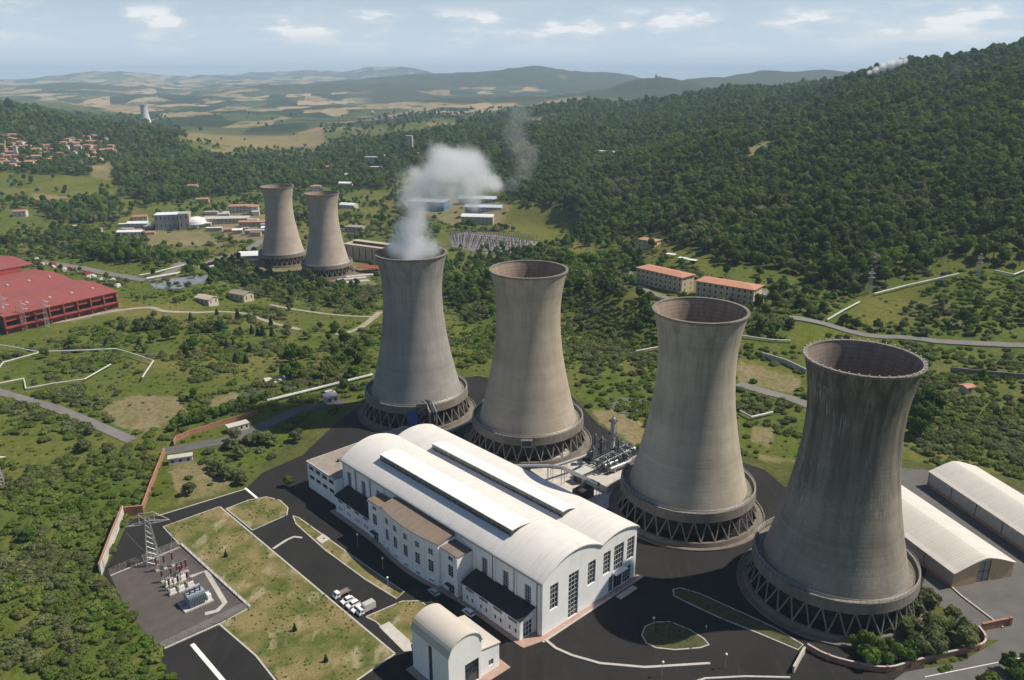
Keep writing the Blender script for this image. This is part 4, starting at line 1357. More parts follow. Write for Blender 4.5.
def pylon(label, p, h, rz, arms, r=.09, group='lattice pylons', foot=1.6):
    T = thing('lattice_pylon', label, 'pylon', p, rz, group)
    m = MB()
    lattice(m, h, foot, .55, 9, r)
    m.build('mast', M_RAIL, T)
    for (z, l) in arms:
        a = MB()
        for s in (-1, 1):
            tip = Vector((s * l, 0, z))
            for y in (-.5, .5):
                a.tube((0, y, z), tip, r * .8, 4)
                a.tube((0, y, z + 1.3), tip, r * .7, 4)
            for k in range(1, 4):
                a.tube((s * l * k / 4, .5 * (1 - k / 4), z), (s * l * k / 4, .5 * (1 - k / 4), z + 1.3 * (1 - k / 4)), r * .5, 3)
        a.build('crossarm', M_RAIL, T)
        for s in (-1, 1):
            MB().lathe(insulator_mesh(1.6, .13), 8, c=(s * l, 0, z - 1.7)).build('insulator', M_PORC, T)
    return T
pp_ = G(154, 563, 0.0)
py1 = pylon('grey lattice pylon with wide head standing over the substation', (pp_[0], pp_[1], 0), 16.5, R(20), [(14.6, 6.5)], .1, foot=1.9)
hd = MB()
for s in (-1, 1):
    hd.tube((s * 2.2, 0, 14.6), (s * 2.2, 0, 18.5), .09, 4)
    hd.tube((s * 6.5, 0, 14.6), (s * 2.2, 0, 18.2), .07, 4)
    hd.tube((s * 2.2, 0, 18.2), (0, 0, 15.2), .07, 4)
hd.tube((-2.2, 0, 18.4), (2.2, 0, 18.4), .08, 4)
hd.build('pylon_head', M_RAIL, py1)
# conductors dropping from the pylon to the first insulator row
for i, px in enumerate(ROWS_PX[0]):
    q = G(*px, 0.0)
    a = Vector((pp_[0], pp_[1], 0)) + Matrix.Rotation(R(20), 3, 'Z') @ Vector(((-6.5, 0, 6.5)[i], 0, 13.0))
    b = Vector((q[0], q[1], 5.1))
    pts = [a + (b - a) * k / 8 - Vector((0, 0, 1.4 * math.sin(math.pi * k / 8))) for k in range(9)]
    MB().path([p - a for p in pts], .035, 4).build('conductor_wire', M_ALU, None, label='%s drooping wire from the pylon to the back insulator row' % ORD[i], cat='power line', group='conductor wires', loc=a)
for i, (u, v, Y) in enumerate(((8, 332, 480), (48, 327, 480), (26, 330, 470))):
    q = G(u, v)
    pylon('%s of three slim lattice pylons in front of the red warehouse' % ('leftmost', 'rightmost', 'middle')[i], q, 26 if i == 0 else 20, R(25), [(22 if i == 0 else 17, 3.2), (18 if i == 0 else 14, 3.6)], .065, foot=1.3)
q = G(-1, 484)
pylon('lattice pylon cut by the left frame edge in the scrub', q, 13, R(30), [(10.5, 4.0)], .12, foot=1.9)
for i, (u, v) in enumerate(((869, 294), (977, 279))):
    pylon(('slim lattice pylon beside the white pipe on the right slope', 'slim lattice pylon on the knoll at the right frame edge')[i], G(u, v), 17, R(10), [(14, 2.6), (11, 2.8)], .09, foot=1.1)

# ------------------------------------------------------------------ vehicles
M_CARW = mat('white_car_paint', (.78, .78, .77), .25, .03, 1, spec=.5)
M_CARS = mat('silver_car_paint', (.50, .52, .54), .25, .05, 1, metal=.3, spec=.5)
M_TYRE = mat('tyre_rubber', (.02, .02, .02), .9, .2, 2)
M_TARP = mat('grey_tarpaulin', (.40, .40, .39), .8, .1, .7)
M_BEDW = mat('truck_bed_planks', (.20, .15, .12), .9, .25, 1.5)
M_REDL = mat('red_lamp', (.35, .02, .015), .4, .1, 1)
def wheels(T, xs, yw, r=.33):
    for x in xs:
        for s in (-1, 1):
            w_ = MB().tube((x, s * yw - .11 * s, r), (x, s * yw + .11 * s, r), r, 14).build('wheel', M_TYRE, T)
            MB().tube((x, s * yw + .115 * s, r), (x, s * yw + .125 * s, r), r * .55, 10).build('rim', M_ALU, w_)
def car(label, loc, rz, kind, paint=None):
    paint = paint or M_CARW
    T = thing('parked_car' if kind in ('car', 'wagon') else kind, label, 'car' if kind in ('car', 'wagon') else 'truck' if 'truck' in kind else 'van', loc, rz, 'parked vehicles')
    def body(prof, w, name, m, parent=T, inset=0.0):
        return MB().extrude(prof, (0, 0, 0), X3, Z3, Y3, -w / 2 + inset, w / 2 - inset).build(name, m, parent)
    if kind in ('car', 'wagon'):
        b0 = body([(-2.05, .35), (2.0, .35), (2.1, .62), (1.95, .82), (1.0, .95), (-1.9, .98), (-2.1, .8)], 1.72, 'body', paint)
        bk = -1.75 if kind == 'wagon' else -1.45
        body([(bk - .25, .96), (1.0, .94), (.35, 1.46), (bk + .25, 1.48)], 1.5, 'greenhouse', M_GLASS)
        body([(bk + .12, 1.43), (.45, 1.41), (.25, 1.52), (bk + .3, 1.54)], 1.46, 'roof', paint)
        for s in (-1, 1):
            MB().box((2.06, s * .6, .68), (.1, .32, .16)).build('headlight', M_ALU, T)
            MB().box((-2.07, s * .65, .78), (.08, .22, .22)).build('tail_light', M_REDL, T)
            MB().box((.85, s * .95, 1.02), (.14, .2, .14)).build('wing_mirror', paint, T)
        MB().box((2.1, 0, .48), (.1, 1.6, .18)).build('bumper', M_DFRAME, T)
        wheels(T, (-1.3, 1.3), .78)
    else:
        body([(1.0, .45), (2.75, .45), (2.8, .95), (2.55, 1.25), (2.1, 2.0), (1.0, 2.05)], 1.85, 'cab', paint)
        MB().add([(2.58, -.8, 1.26), (2.58, .8, 1.26), (2.13, .75, 1.94), (2.13, -.75, 1.94)], [(0, 1, 2, 3)]).build('windscreen', M_GLASS, T)
        for s in (-1, 1):
            MB().box((1.7, s * .93, 1.55), (.9, .03, .55)).build('side_window', M_GLASS, T)
            MB().box((2.8, s * .65, .8), (.08, .3, .2)).build('headlight', M_ALU, T)
        MB().box((-.6, 0, .55), (5.0, .9, .22)).build('chassis', M_DFRAME, T)
        if kind == 'flatbed_truck':
            MB().box((-1.0, 0, .85), (3.6, 1.9, .12)).build('load_bed', M_BEDW, T)
            sb = MB()
            for s in (-1, 1):
                sb.box((-1.0, s * .97, 1.08), (3.6, .05, .4))
            sb.box((-2.82, 0, 1.08), (.05, 1.9, .4))
            sb.build('drop_sides', M_ALU, T)
        else:
            body([(-2.9, .75), (.9, .75), (.9, 2.75), (.6, 2.95), (-2.6, 2.95), (-2.9, 2.75)], 2.0, 'cargo_box', M_TARP)
        wheels(T, (-1.9, 1.9), .85, .38)
    return T
park = [((342, 595.5), 'flatbed_truck', 'white flatbed truck with open brown load bed, leftmost in the car park'), ((347.5, 602), 'car', 'white car second from the left in the parked row'),
        ((353, 606), 'wagon', 'white car in the middle of the parked row'), ((358, 610.5), 'car', 'white car between its neighbour and the box truck'), ((366, 612), 'box_truck', 'white truck with grey canvas box, rightmost in the car park')]
for (u, v), k, lb in park:
    q = G(u, v, 0.0)
    car(lb, (q[0], q[1], .03), R(42.67 + 180), k)
q = G(434, 594, 0.0)
car('silver car parked by the bowed office block of the hall', (q[0], q[1], .03), R(133), 'car', M_CARS)
q = G(468.5, 614, 0.0)
car('white estate car parked in front of the dark-roofed lean-to', (q[0], q[1], .03), R(133), 'wagon')
q = G(331, 396)
car('dark-windowed white van parked beyond the steaming tower', (q[0], q[1], q[2] + .12), R(40), 'box_truck')

# ------------------------------------------------------------------ process plant between the towers
pb = thing('concrete_platform', 'pale concrete platform carrying the process plant between two towers', 'platform', (*HA, 0), HANG)
MB().box((62, 52, 1.4), (20, 26, 2.8)).build('slab', M_CONC, pb)
def lw(s, t, z):
    c, n_ = math.cos(HANG), math.sin(HANG)
    return (HA[0] + s * c - t * n_, HA[1] + s * n_ + t * c, z)
def inv(u, v, z):
    p = G(u, v, z)
    dx, dy = p[0] - HA[0], p[1] - HA[1]
    c, n_ = math.cos(HANG), math.sin(HANG)
    return dx * c + dy * n_, -dx * n_ + dy * c
pcx, pcy = G(612, 468, 2.5)[:2]
pb.location = (pcx, pcy, 0)
pb.children[0].data = MB().box((0, 0, .8), (26, 17, 3.4)).mesh('slab', M_CONC)
prl = MB()
for k in range(14):
    prl.tube((-12.8 + 25.6 * k / 13, -8.2, 2.5), (-12.8 + 25.6 * k / 13, -8.2, 3.6), .05, 4)
prl.tube((-12.8, -8.2, 3.6), (12.8, -8.2, 3.6), .05, 4)
prl.build('handrail', M_RAIL, pb)
def column(label, u, v, h, r, m):
    p = G(u, v, 2.5)
    T = thing('process_column', label, 'process column', (p[0], p[1], 2.5), 0, 'process columns')
    MB().lathe([(0, 0), (r * 1.3, 0), (r * 1.3, .5), (r, .6), (r, h - r * .7), (r * .8, h - r * .25), (r * .4, h), (0, h)], 18).build('vessel', m, T, True)
    lad = MB()
    for s in (-.22, .22):
        lad.tube((r + .25, s, .3), (r + .25, s, h - .4), .04, 4)
    for k in range(int(h / .6)):
        lad.tube((r + .25, -.22, .5 + .6 * k), (r + .25, .22, .5 + .6 * k), .03, 4)
    lad.build('ladder', M_RAIL, T)
    for z in (h * .55, h * .9):
        MB().lathe([(r, z), (r + .9, z), (r + .9, z + .1), (r, z + .1)], 14, True).build('platform', M_DSTEEL, T)
    MB().path([(0, 0, h), (0, 0, h + .8), (0, -r - .8, h + .8), (0, -r - .8, .4)], .18, 6).build('overhead_pipe', M_ALU, T)
    MB().tube((0, 0, h * .35), (0, 0, h * .42), r * 1.06, 16).build('band', M_STEEL, T)
    return T
column('tall slim silver process column with ladder, highest of the process plant', 612, 452, 15.5, 1.0, M_STEEL)
column('dark process column left of the tallest one', 601.5, 462, 10.5, .95, M_DSTEEL)
column('thin dark process pipe column between the two larger ones', 595, 457, 9.5, .5, M_DSTEEL)
column('short dark process column at the left rim of the plant', 593, 466, 8.0, .6, M_DSTEEL)
column('low dark process column right of the tallest one', 618, 459, 8.2, .45, M_DSTEEL)
def drum(label, u, v, z, l, r, rz, m):
    p = G(u, v, z)
    T = thing('pressure_vessel', label, 'vessel', (p[0], p[1], z), rz, 'horizontal pressure vessels')
    v_ = MB()
    pr = [(0, -l / 2 - r * .45), (r * .6, -l / 2 - r * .35), (r * .93, -l / 2 - .08), (r, -l / 2 + .1), (r, l / 2 - .1), (r * .93, l / 2 + .08), (r * .6, l / 2 + r * .35), (0, l / 2 + r * .45)]
    v_.lathe(pr, 16)
    v_.v = [(zz_, x, y) for (x, y, zz_) in v_.v]
    v_.build('shell', m, T, True)
    for s in (-1, 1):
        MB().box((s * l * .3, 0, -r - (z - 2.5 - r) / 2), (.5, r * 1.5, max(.3, z - 2.5 - r) + r * .5)).build('saddle', M_CONC, T)
        MB().tube((s * l * .2, 0, r * .9), (s * l * .2, 0, r + .7), .22, 8).build('nozzle', M_STEEL, T)
    return T
drum('bright silver horizontal vessel at the right of the process plant', 628, 451, 5.2, 7.5, .95, HANG - .1, M_ALU)
drum('long dull steel vessel in front of the process plant', 621, 465, 4.6, 12, .9, HANG - .1, M_STEEL)
drum('dark steel vessel behind the bright silver one', 622, 446, 4.8, 8, .8, HANG - .1, M_DSTEEL)
drum('slim silver vessel at the middle of the process plant', 611, 463, 5.6, 7, .6, HANG - .1, M_ALU)
drum('dark horizontal vessel at the right rim of the process plant', 633, 458, 5.0, 7, .9, HANG - .1, M_DSTEEL)
pk = G(612, 464, 2.5)
rk = thing('pipe_rack', 'dark steel rack full of pipes inside the process plant', 'pipe rack', (pk[0], pk[1], 2.5), HANG)
for x in range(-9, 10, 3):
    fr = MB()
    for y in (-3.5, 0, 3.5):
        fr.box((x, y, 2.2), (.25, .25, 4.4))
    fr.box((x, 0, 4.3), (.25, 7.4, .25)).box((x, 0, 2.4), (.25, 7.4, .2))
    fr.build('frame', M_DSTEEL, rk)
rnd = random.Random(5)
for k in range(11):
    y = -3.2 + .64 * k
    z = 4.55 if k % 2 else 2.65
    MB().path([(-9.5, y, z), (rnd.uniform(2, 6), y, z), (9.3, y + rnd.uniform(-.3, .3), z)], rnd.uniform(.12, .26), 8).build('pipe', (M_DSTEEL, M_STEEL, M_DSTEEL)[k % 3], rk)
for k in range(18):
    x = rnd.uniform(-9, 9)
    MB().path([(x, -4.2, 0), (x, -4.2, rnd.uniform(3, 7)), (x, rnd.uniform(-2, 3), rnd.uniform(3, 7))], .14, 6).build('riser', (M_DSTEEL, M_STEEL)[k % 2], rk)
for k in range(14):
    x, y = rnd.uniform(-9, 9), rnd.uniform(-5.5, 5)
    MB().box((x, y, .7), (rnd.uniform(.7, 1.6), rnd.uniform(.7, 1.6), 1.4)).tube((x, y, 1.4), (x, y, 2.2), .3, 8).build('pump', (M_DSTEEL, M_STEEL)[k % 2], rk)
p = G(588, 478, 0.0)
T = thing('equipment_container', 'pale green-grey flat-topped cabin in front of the process plant', 'container', (p[0], p[1], 0), HANG - .05)
MB().box((0, 0, 2.0), (12, 4.0, 4.0)).build('body', M_DSTEEL, T)
MB().box((0, 0, 4.12), (12.4, 4.4, .24)).build('roof', mat('pale_green_roof', (.42, .45, .42), .7, .08, .5), T)
for k in range(5):
    MB().box((-4.6 + 2.3 * k, -2.05, 1.9), (1.6, .1, 2.8)).build('louvre', M_STEEL, T)
p = G(583, 497, 0.0)
T = thing('dark_tank', 'black open water tank at the foot of the pipe bridge beside the hall', 'tank', (p[0], p[1], 0), HANG)
tk = MB()
for (x, y, a, b) in ((0, -2.2, 7, .2), (0, 2.2, 7, .2), (-3.4, 0, .2, 4.2), (3.4, 0, .2, 4.2)):
    tk.box((x, y, 1.9), (a, b, 3.8))
tk.build('wall', M_DSTEEL, T)
MB().box((0, 0, 1.2), (6.7, 4.3, 2.0)).build('water', M_DARKFILL, T)

def pipeline(label, pts, r, m, step=8.0, post=True, cat='pipeline', group='steam pipelines', name='steam_pipeline', flanges=True):
    """insulated pipe on trestles; pts are world points of the pipe axis"""
    O = Vector(pts[0])
    T = thing(name, label, cat, (O.x, O.y, hz(O.x, O.y)), 0, group)
    O = Vector(T.location)
    P = [Vector(p) - O for p in pts]
    for a, b in zip(pts[:-1], pts[1:]):
        k = max(1, int(math.dist(a, b) / 3))
        KEEP.extend((a[0] + (b[0] - a[0]) * i / k, a[1] + (b[1] - a[1]) * i / k, 4.0) for i in range(k + 1))
    mb = MB()
    for a, b in zip(P[:-1], P[1:]):
        e = (b - a).normalized() * r * .5
        mb.tube(a - e, b + e, r, 8)
    mb.build('pipe', m, T, False)
    run = 0
    for a, b in zip(P[:-1], P[1:]):
        L = (b - a).length
        k = max(1, int(L / step))
        for i in range(k + (1 if b is P[-1] else 0)):
            q = a + (b - a) * i / k
            g_ = hz(q.x + O.x, q.y + O.y) - O.z
            if post and q.z - r - g_ > .15:
                t = MB()
                d = (b - a).normalized()
                n_ = Vector((-d.y, d.x, 0)).normalized() * r * 1.1
                t.tube(q + n_ - Vector((0, 0, q.z - g_ + .4)), q + n_ - Vector((0, 0, r)), .1, 4)
                t.tube(q - n_ - Vector((0, 0, q.z - g_ + .4)), q - n_ - Vector((0, 0, r)), .1, 4)
                t.tube(q + n_ * 1.2 - Vector((0, 0, r)), q - n_ * 1.2 - Vector((0, 0, r)), .12, 4)
                t.build('trestle', M_STEEL, T)
    return T
def gpts(px, up):
    out = []
    for u, v in px:
        p = G(u, v)
        out.append((p[0], p[1], p[2] + up))
    return out
# the pipe bridge along the back of the hall
pipeline('silver pipe bridge running past the hall to the process plant', [G(502, 466, 7)[:2] + (7,), G(548, 466, 7)[:2] + (7,), G(563, 468, 7)[:2] + (7,), G(598, 484, 7)[:2] + (7,)], .75, M_ALU, 7)
pipeline('dull steel pipe beside the silver pipe bridge behind the hall', [G(552, 467, 6)[:2] + (6,), G(580, 458, 6)[:2] + (6,), G(592, 452, 6)[:2] + (6,)], .6, M_STEEL, 6)
pipeline('thin pipe from the tower foot to the hall roof edge', [G(446, 447, 6)[:2] + (6,), G(462, 440, 6)[:2] + (6,), G(470, 452, 6)[:2] + (6,)], .25, M_WPIPE, 9)
pipeline('rusty pipe pair lying between the two towers behind the hall', [G(448, 432, 3)[:2] + (3,), G(476, 420, 3)[:2] + (3,)], .8, M_STEEL, 9)
pipeline('low white pipe on posts along the concrete yard behind the hall', [G(538, 480, 2)[:2] + (2,), G(566, 495, 2)[:2] + (2,), G(580, 503, 2)[:2] + (2,)], .3, M_WPIPE, 5)

# riser pipes and blue cladding at the foot of the steaming tower
q = (T1P[0] + 23.9 * math.cos(R(-78)), T1P[1] + 23.9 * math.sin(R(-78)))
st_ = thing('stair_tower', 'blue-clad steel stair and riser pipes at the foot of the steaming tower', 'stair tower', (q[0], q[1], 0), R(12))
fr = MB()
for (x, y) in ((-2.2, -1.6), (2.2, -1.6), (2.2, .2), (-2.2, .2)):
    fr.box((x, y, 6.6), (.22, .22, 13.2))
for z in (3.2, 6.4, 9.6, 12.8):
    fr.box((0, -.7, z), (4.6, 2.1, .14))
fr.build('frame', M_DSTEEL, st_)
MB().box((-4.2, -.6, 6.6), (4.2, .9, 6.4)).build('blue_panel', M_BLUE, st_)
for k, (x, r_) in enumerate(((3.2, .55), (4.6, .55), (6.0, .45))):
    MB().path([(x, -1.6, 0), (x, -1.6, 9.5), (x - 1.5, 1.2, 13.2), (x - 2.5, 3.0, 13.2)], r_, 8).build('riser_pipe', (M_STEEL, M_DSTEEL)[k % 2], st_)
for k in range(4):
    MB().extrude([(-2.0, 0), (-1.6, 0), (2.0, 3.1), (1.6, 3.1)], (0, -1.7, .1 + 3.2 * k), X3, Z3, Y3, 0, .8).build('stair_flight', M_STEEL, st_)
q = (T2P[0] + 24 * math.cos(R(-92)), T2P[1] + 24 * math.sin(R(-92)))
T = thing('valve_box', 'grey valve box hung on the ring of the slim tan tower', 'valve box', (q[0], q[1], 8.0), R(0))
MB().box((0, 0, 1.4), (4.4, 1.2, 3.0)).build('body', M_STEEL, T)
MB().box((0, -.62, 1.5), (3.6, .08, 2.0)).build('grille', M_DSTEEL, T)
MB().box((0, 0, 3.0), (4.8, 1.5, .16)).build('lid', M_RINGC, T)

# ------------------------------------------------------------------ white steam pipes in the fields
pipeline('straight white pipe running up to the foot of the steaming tower', gpts([(268, 403), (300, 395), (372, 377)], 1.3), .75, M_WPIPE, 14)
pipeline('white pipe zigzagging over the meadow below the red warehouse, upper line', gpts([(-30, 345), (0, 349), (38, 356), (70, 355), (116, 353), (130, 357), (154, 365), (143, 382)], 2.6), .42, M_WPIPE, 12)
pipeline('white pipe branch at the left frame edge of the meadow', gpts([(40, 356), (4, 366), (-4, 377)], 2.2), .36, M_WPIPE, 12)
pipeline('low white pipe with two upright loops above the country road', gpts([(-20, 390), (0, 387), (24, 382)], 2.0) + gpts([(24.5, 382.5), (26, 390)], .8) + gpts([(55, 386), (85, 382), (111, 367)], 1.6), .36, M_WPIPE, 12)
pipeline('white pipe on the bund beside the grey pond in the valley', gpts([(147, 281), (175, 276), (204, 270), (218, 267)], 2.0), 1.0, M_WPIPE, 16)
pipeline('upper white pipe beside the valley road', gpts([(140, 277), (152, 275), (187, 266)], 1.6), .55, M_WPIPE, 16)
pipeline('short white pipe climbing the slope left of the slim pylon', gpts([(827, 322), (842, 313), (859, 304)], 1.4), .55, M_WPIPE, 14)
pipeline('long white pipe along the wood edge on the right slope', gpts([(874, 296), (905, 288), (932, 282), (958, 276)], 1.6), .6, M_WPIPE, 14)
pipeline('white pipe at the right frame edge by the knoll', gpts([(995, 273), (1013, 277), (1026, 272), (1060, 262)], 1.6), .6, M_WPIPE, 14)
pipeline('short white pipe in the scrub between two cooling towers', gpts([(636, 353), (664, 348)], 1.2), .55, M_WPIPE, 9)
pipeline('bent white pipe in the bushes behind the pale tower', gpts([(740, 414), (751, 420), (760, 418), (772, 415)], 1.5), .5, M_WPIPE, 9)
pipeline('thin white pipe on posts below the orange-roofed blocks', gpts([(742, 338), (770, 342), (790, 343)], 1.5), .35, M_WPIPE, 12)

# ------------------------------------------------------------------ red warehouse
M_RED = sheet_metal('red_roof_sheet', (.275, .072, .058), 1.9, (1, 0), .6, .25, depth=.6)
M_REDW = mat('red_cladding', (.32, .065, .05), .65, .15, .2, stain=.2)
M_REDC = mat('red_column', (.27, .055, .045), .65, .15, .4)
wh = thing('red_warehouse', 'huge low red warehouse with ribbed roof at the left frame edge', 'warehouse', (-282, 551, -10), R(-124.6))
WX, WY, WH = 76.0, -140.0, 12.0
def bay(y0, y1, za, zr, x1=WX):
    ym = (y0 + y1) / 2
    MB().add([(-1, y0, za), (-1, ym, zr), (-1, y1, za), (x1, y0, za), (x1, ym, zr), (x1, y1, za), (-1, y0, za - .5), (-1, y1, za - .5), (x1, y0, za - .5), (x1, y1, za - .5)],
             [(0, 3, 4, 1), (1, 4, 5, 2), (0, 1, 2, 7, 6), (3, 8, 9, 5, 4), (6, 7, 9, 8), (0, 6, 8, 3), (2, 5, 9, 7)]).build('roof', M_RED, wh)
for i in range(-1, 10):
    for j in range(-2, 20):
        q = Matrix.Rotation(R(-124.6), 3, 'Z') @ Vector((i * 9, -j * 9, 0))
        KEEP.append((q.x - 282, q.y + 551, 8))
bay(1.2, -58, WH, WH + 2.6)
bay(-58.3, -118, WH - .2, WH + 2.2)
bay(-118.5, -175, WH + 4.2, WH + 6.4, WX + 60)
MB().box((WX / 2, -.35, WH - 2.2), (WX, .3, 3.6)).build('fascia', M_REDW, wh)
MB().box((WX / 2, .9, 4.4), (WX, 2.6, .6)).build('canopy_band', M_REDC, wh)
MB().box((WX / 2, -1.6, 1.6), (WX, .3, 4.0)).build('lower_wall', M_REDW, wh)
MB().box((WX / 2, -30, 4), (WX - 1, 56, 8)).build('interior_shade', M_DARKFILL, wh)  # solid dark block standing in for shade inside the open front
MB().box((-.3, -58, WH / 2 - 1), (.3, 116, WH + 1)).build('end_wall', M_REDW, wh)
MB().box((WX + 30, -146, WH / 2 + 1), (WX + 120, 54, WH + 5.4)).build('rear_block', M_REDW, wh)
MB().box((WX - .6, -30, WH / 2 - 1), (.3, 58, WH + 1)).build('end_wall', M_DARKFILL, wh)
cm = MB().box((0, 0, 5.6), (.9, .9, 12.4)).mesh('column', M_REDC)
for k in range(9):
    link('column', cm, wh, loc=(.6 + (WX - 1.2) * k / 8, .8, 0))
sm2 = MB().box((0, 0, .35), (1.2, 2.4, .7)).mesh('skylight', M_WPIPE)
for k in range(5):
    for j in range(2):
        link('skylight', sm2, wh, loc=(8 + 15 * k, -16 - 60 * j, WH + 1.3))
M_CRATE = mat('white_wrapped_goods', (.55, .54, .51), .8, .2, .5, stain=.2)
rnd = random.Random(3)
for i in range(26):
    t = (i + rnd.random() * .7) / 26
    u, v = 32 + 84 * t + rnd.uniform(1, 7), 264 + 25 * t + rnd.uniform(-5.5, -1)
    q = G(u, v)
    s = rnd.uniform(1.4, 3.4)
    o = MB().box((0, 0, s * .35), (s * 1.7, s, s * .7)).box((s * .2, 0, s * .7 + s * .12), (s, s * .8, s * .24)).build('wrapped_pallet', (M_CRATE, M_CRATE, M_STEEL, M_REDC)[rnd.randrange(4)], None, label='heap of wrapped goods lying along the far side of the red warehouse', cat='pallet', group='goods stacked along the red warehouse', loc=(q[0], q[1], q[2] - .1), rz=rnd.uniform(0, 3))
for i, (u, v) in enumerate(((60, 304), (66, 303), (72, 302), (98, 299), (104, 298), (109, 296), (114, 295), (88, 300))):
    q = G(u, v + 3)
    MB().box((0, 0, 1.2), (rnd.uniform(4, 8), 2.4, 2.4)).box((0, 0, 2.5), (3, 2.0, .3)).build('wrapped_pallet', M_CRATE, None, label='white stack of goods under the eaves of the red warehouse', cat='pallet', group='white stacks along the warehouse front', loc=(q[0], q[1], q[2] - .1), rz=R(-124.6 + rnd.uniform(-8, 8)))

# ------------------------------------------------------------------ houses, blocks and halls in the background
M_TILE = mat('terracotta_tiles', (.36, .185, .125), .85, .16, .35, stain=.25, perobj=.18)
M_TILE2 = mat('orange_block_roof', (.43, .21, .14), .85, .1, .3, stain=.2)
M_YELLOW = mat('cream_render', (.50, .42, .29), .85, .08, .3, stain=.25, streak=.2)
M_HOUSEW = mat('house_render', (.54, .48, .40), .85, .1, .2, stain=.15, perobj=.2)
M_BEIGE = mat('beige_render', (.44, .37, .30), .85, .1, .2, stain=.25, streak=.25)
M_WROOF = mat('white_sheet_roof', (.66, .67, .68), .6, .06, .2, stain=.1)
M_BROOF = mat('pale_blue_roof', (.46, .52, .58), .6, .07, .2, stain=.12)
M_BLUEW = mat('blue_cladding', (.09, .20, .36), .6, .1, .2)
M_GREYW = mat('grey_cladding', (.34, .34, .34), .8, .1, .2, stain=.3)
M_DARKWIN = mat('dark_window', (.035, .04, .045), .3, .3, .5)
def house(name, label, cat, base, rz, w, d, h, roof='gable', wm=None, rm=None, floors=0, nw=0, group=None, slope=.32, eave=.6, sides=True, tall=False):
    T = thing(name, label, cat, base, rz, group)
    KEEP.append((base[0], base[1], math.hypot(w, d) * .45 + 3))
    wm, rm = wm or M_HOUSEW, rm or M_TILE
    x, y = w / 2, d / 2
    rise = y * slope if roof in ('gable', 'hip') else (d * .18 if roof == 'arch' else 0)
    holes_f, holes_s = [], []
    if floors:
        fh = h / floors
        for f in range(floors):
            for k in range(nw):
                cx = -x + w * (k + .5) / nw
                ww_ = min(.62, w / nw * .2)
                holes_f.append((cx - ww_, cx + ww_, f * fh + fh * (.12 if tall else .32), f * fh + fh * (.85 if tall else .78)))
            ns = max(1, int(d / 4.5))
            for k in range(ns):
                cy = -y + d * (k + .5) / ns
                holes_s.append((cy - .55, cy + .55, f * fh + fh * .32, f * fh + fh * .78))
    m = MB()
    wall_panel(m, rect(-x, x, -3, h), [rect(*r) for r in holes_f], (0, -y, 0), X3, Z3, .25)
    wall_panel(m, rect(-x, x, -3, h), [], (0, y, 0), (-1, 0, 0), Z3, .25)
    pk_ = [(-y, -3), (y, -3), (y, h)] + ([(0, h + rise)] if roof == 'gable' else [(y * .7, h + rise * .5), (0, h + rise), (-y * .7, h + rise * .5)] if roof == 'arch' else []) + [(-y, h)]
    wall_panel(m, pk_, [rect(*r) for r in holes_s], (x, 0, 0), Y3, Z3, .25)
    wall_panel(m, [(-p[0], p[1]) for p in pk_[::-1]], [], (-x, 0, 0), (0, -1, 0), Z3, .25)
    m.build('wall', wm, T)
    for r in holes_f:
        window(T, (0, -y, 0), X3, Z3, r, .2, 0, 0, gm=M_DARKWIN)
    for r in holes_s:
        window(T, (x, 0, 0), Y3, Z3, r, .2, 0, 0, gm=M_DARKWIN)
    e = eave
    ze = h - e * slope + .02
    t = .28
    if roof == 'gable':
        MB().add([(-x - e, -y - e, ze), (x + e, -y - e, ze), (x + e, 0, h + rise + .03), (-x - e, 0, h + rise + .03), (-x - e, y + e, ze), (x + e, y + e, ze),
                  (-x - e, -y - e, ze + t), (x + e, -y - e, ze + t), (x + e, 0, h + rise + t), (-x - e, 0, h + rise + t), (-x - e, y + e, ze + t), (x + e, y + e, ze + t)],
                 [(0, 3, 2, 1), (3, 4, 5, 2), (6, 7, 8, 9), (9, 8, 11, 10), (0, 1, 7, 6), (4, 10, 11, 5), (1, 2, 8, 7), (2, 5, 11, 8), (0, 6, 9, 3), (3, 9, 10, 4)]).build('roof', rm, T)
    elif roof == 'hip':
        k = min(y, x * .8)
        z1 = h + rise
        MB().add([(-x - e, -y - e, h), (x + e, -y - e, h), (x + e, y + e, h), (-x - e, y + e, h), (-x + k, 0, z1), (x - k, 0, z1), (-x - e, -y - e, h + t), (x + e, -y - e, h + t), (x + e, y + e, h + t), (-x - e, y + e, h + t)],
                 [(6, 7, 5, 4), (8, 9, 4, 5), (7, 8, 5), (9, 6, 4), (0, 3, 2, 1), (0, 1, 7, 6), (1, 2, 8, 7), (2, 3, 9, 8), (3, 0, 6, 9)]).build('roof', rm, T)
    elif roof == 'arch':
        n = 10
        up = [(-y - .4 + (d + .8) * i / n, h + .1 + rise * 1.05 * (1 - (2 * i / n - 1) ** 2)) for i in range(n + 1)]
        lo_ = [(p[0], p[1] - .25) for p in up]
        MB().extrude(up + lo_[::-1], (0, 0, 0), Y3, Z3, X3, -x - .4, x + .4).build('roof', rm, T)
    else:
        MB().box((0, 0, h + .15), (w + .5, d + .5, .3)).build('roof', rm, T)
    return T
house('apartment_block', 'left one of two cream three-storey blocks with orange roofs', 'building', (102.5, 522.5, 13), math.atan2(-28, 25), 38, 13, 10.6, 'hip', M_YELLOW, M_TILE2, 3, 10, 'orange-roofed blocks', .22, .8)
house('apartment_block', 'right one of two cream three-storey blocks with orange roofs', 'building', (137, 490, 13), math.atan2(-22, 29), 38, 14, 10.6, 'hip', M_YELLOW, M_TILE2, 3, 10, 'orange-roofed blocks', .22, .8)
q = G(649, 247)
house('cream_house', 'small cream house with orange roof alone above the two blocks', 'house', q, R(-40), 17, 10, 6.5, 'hip', M_YELLOW, M_TILE2, 2, 4, None, .25)
q = G(781, 336)
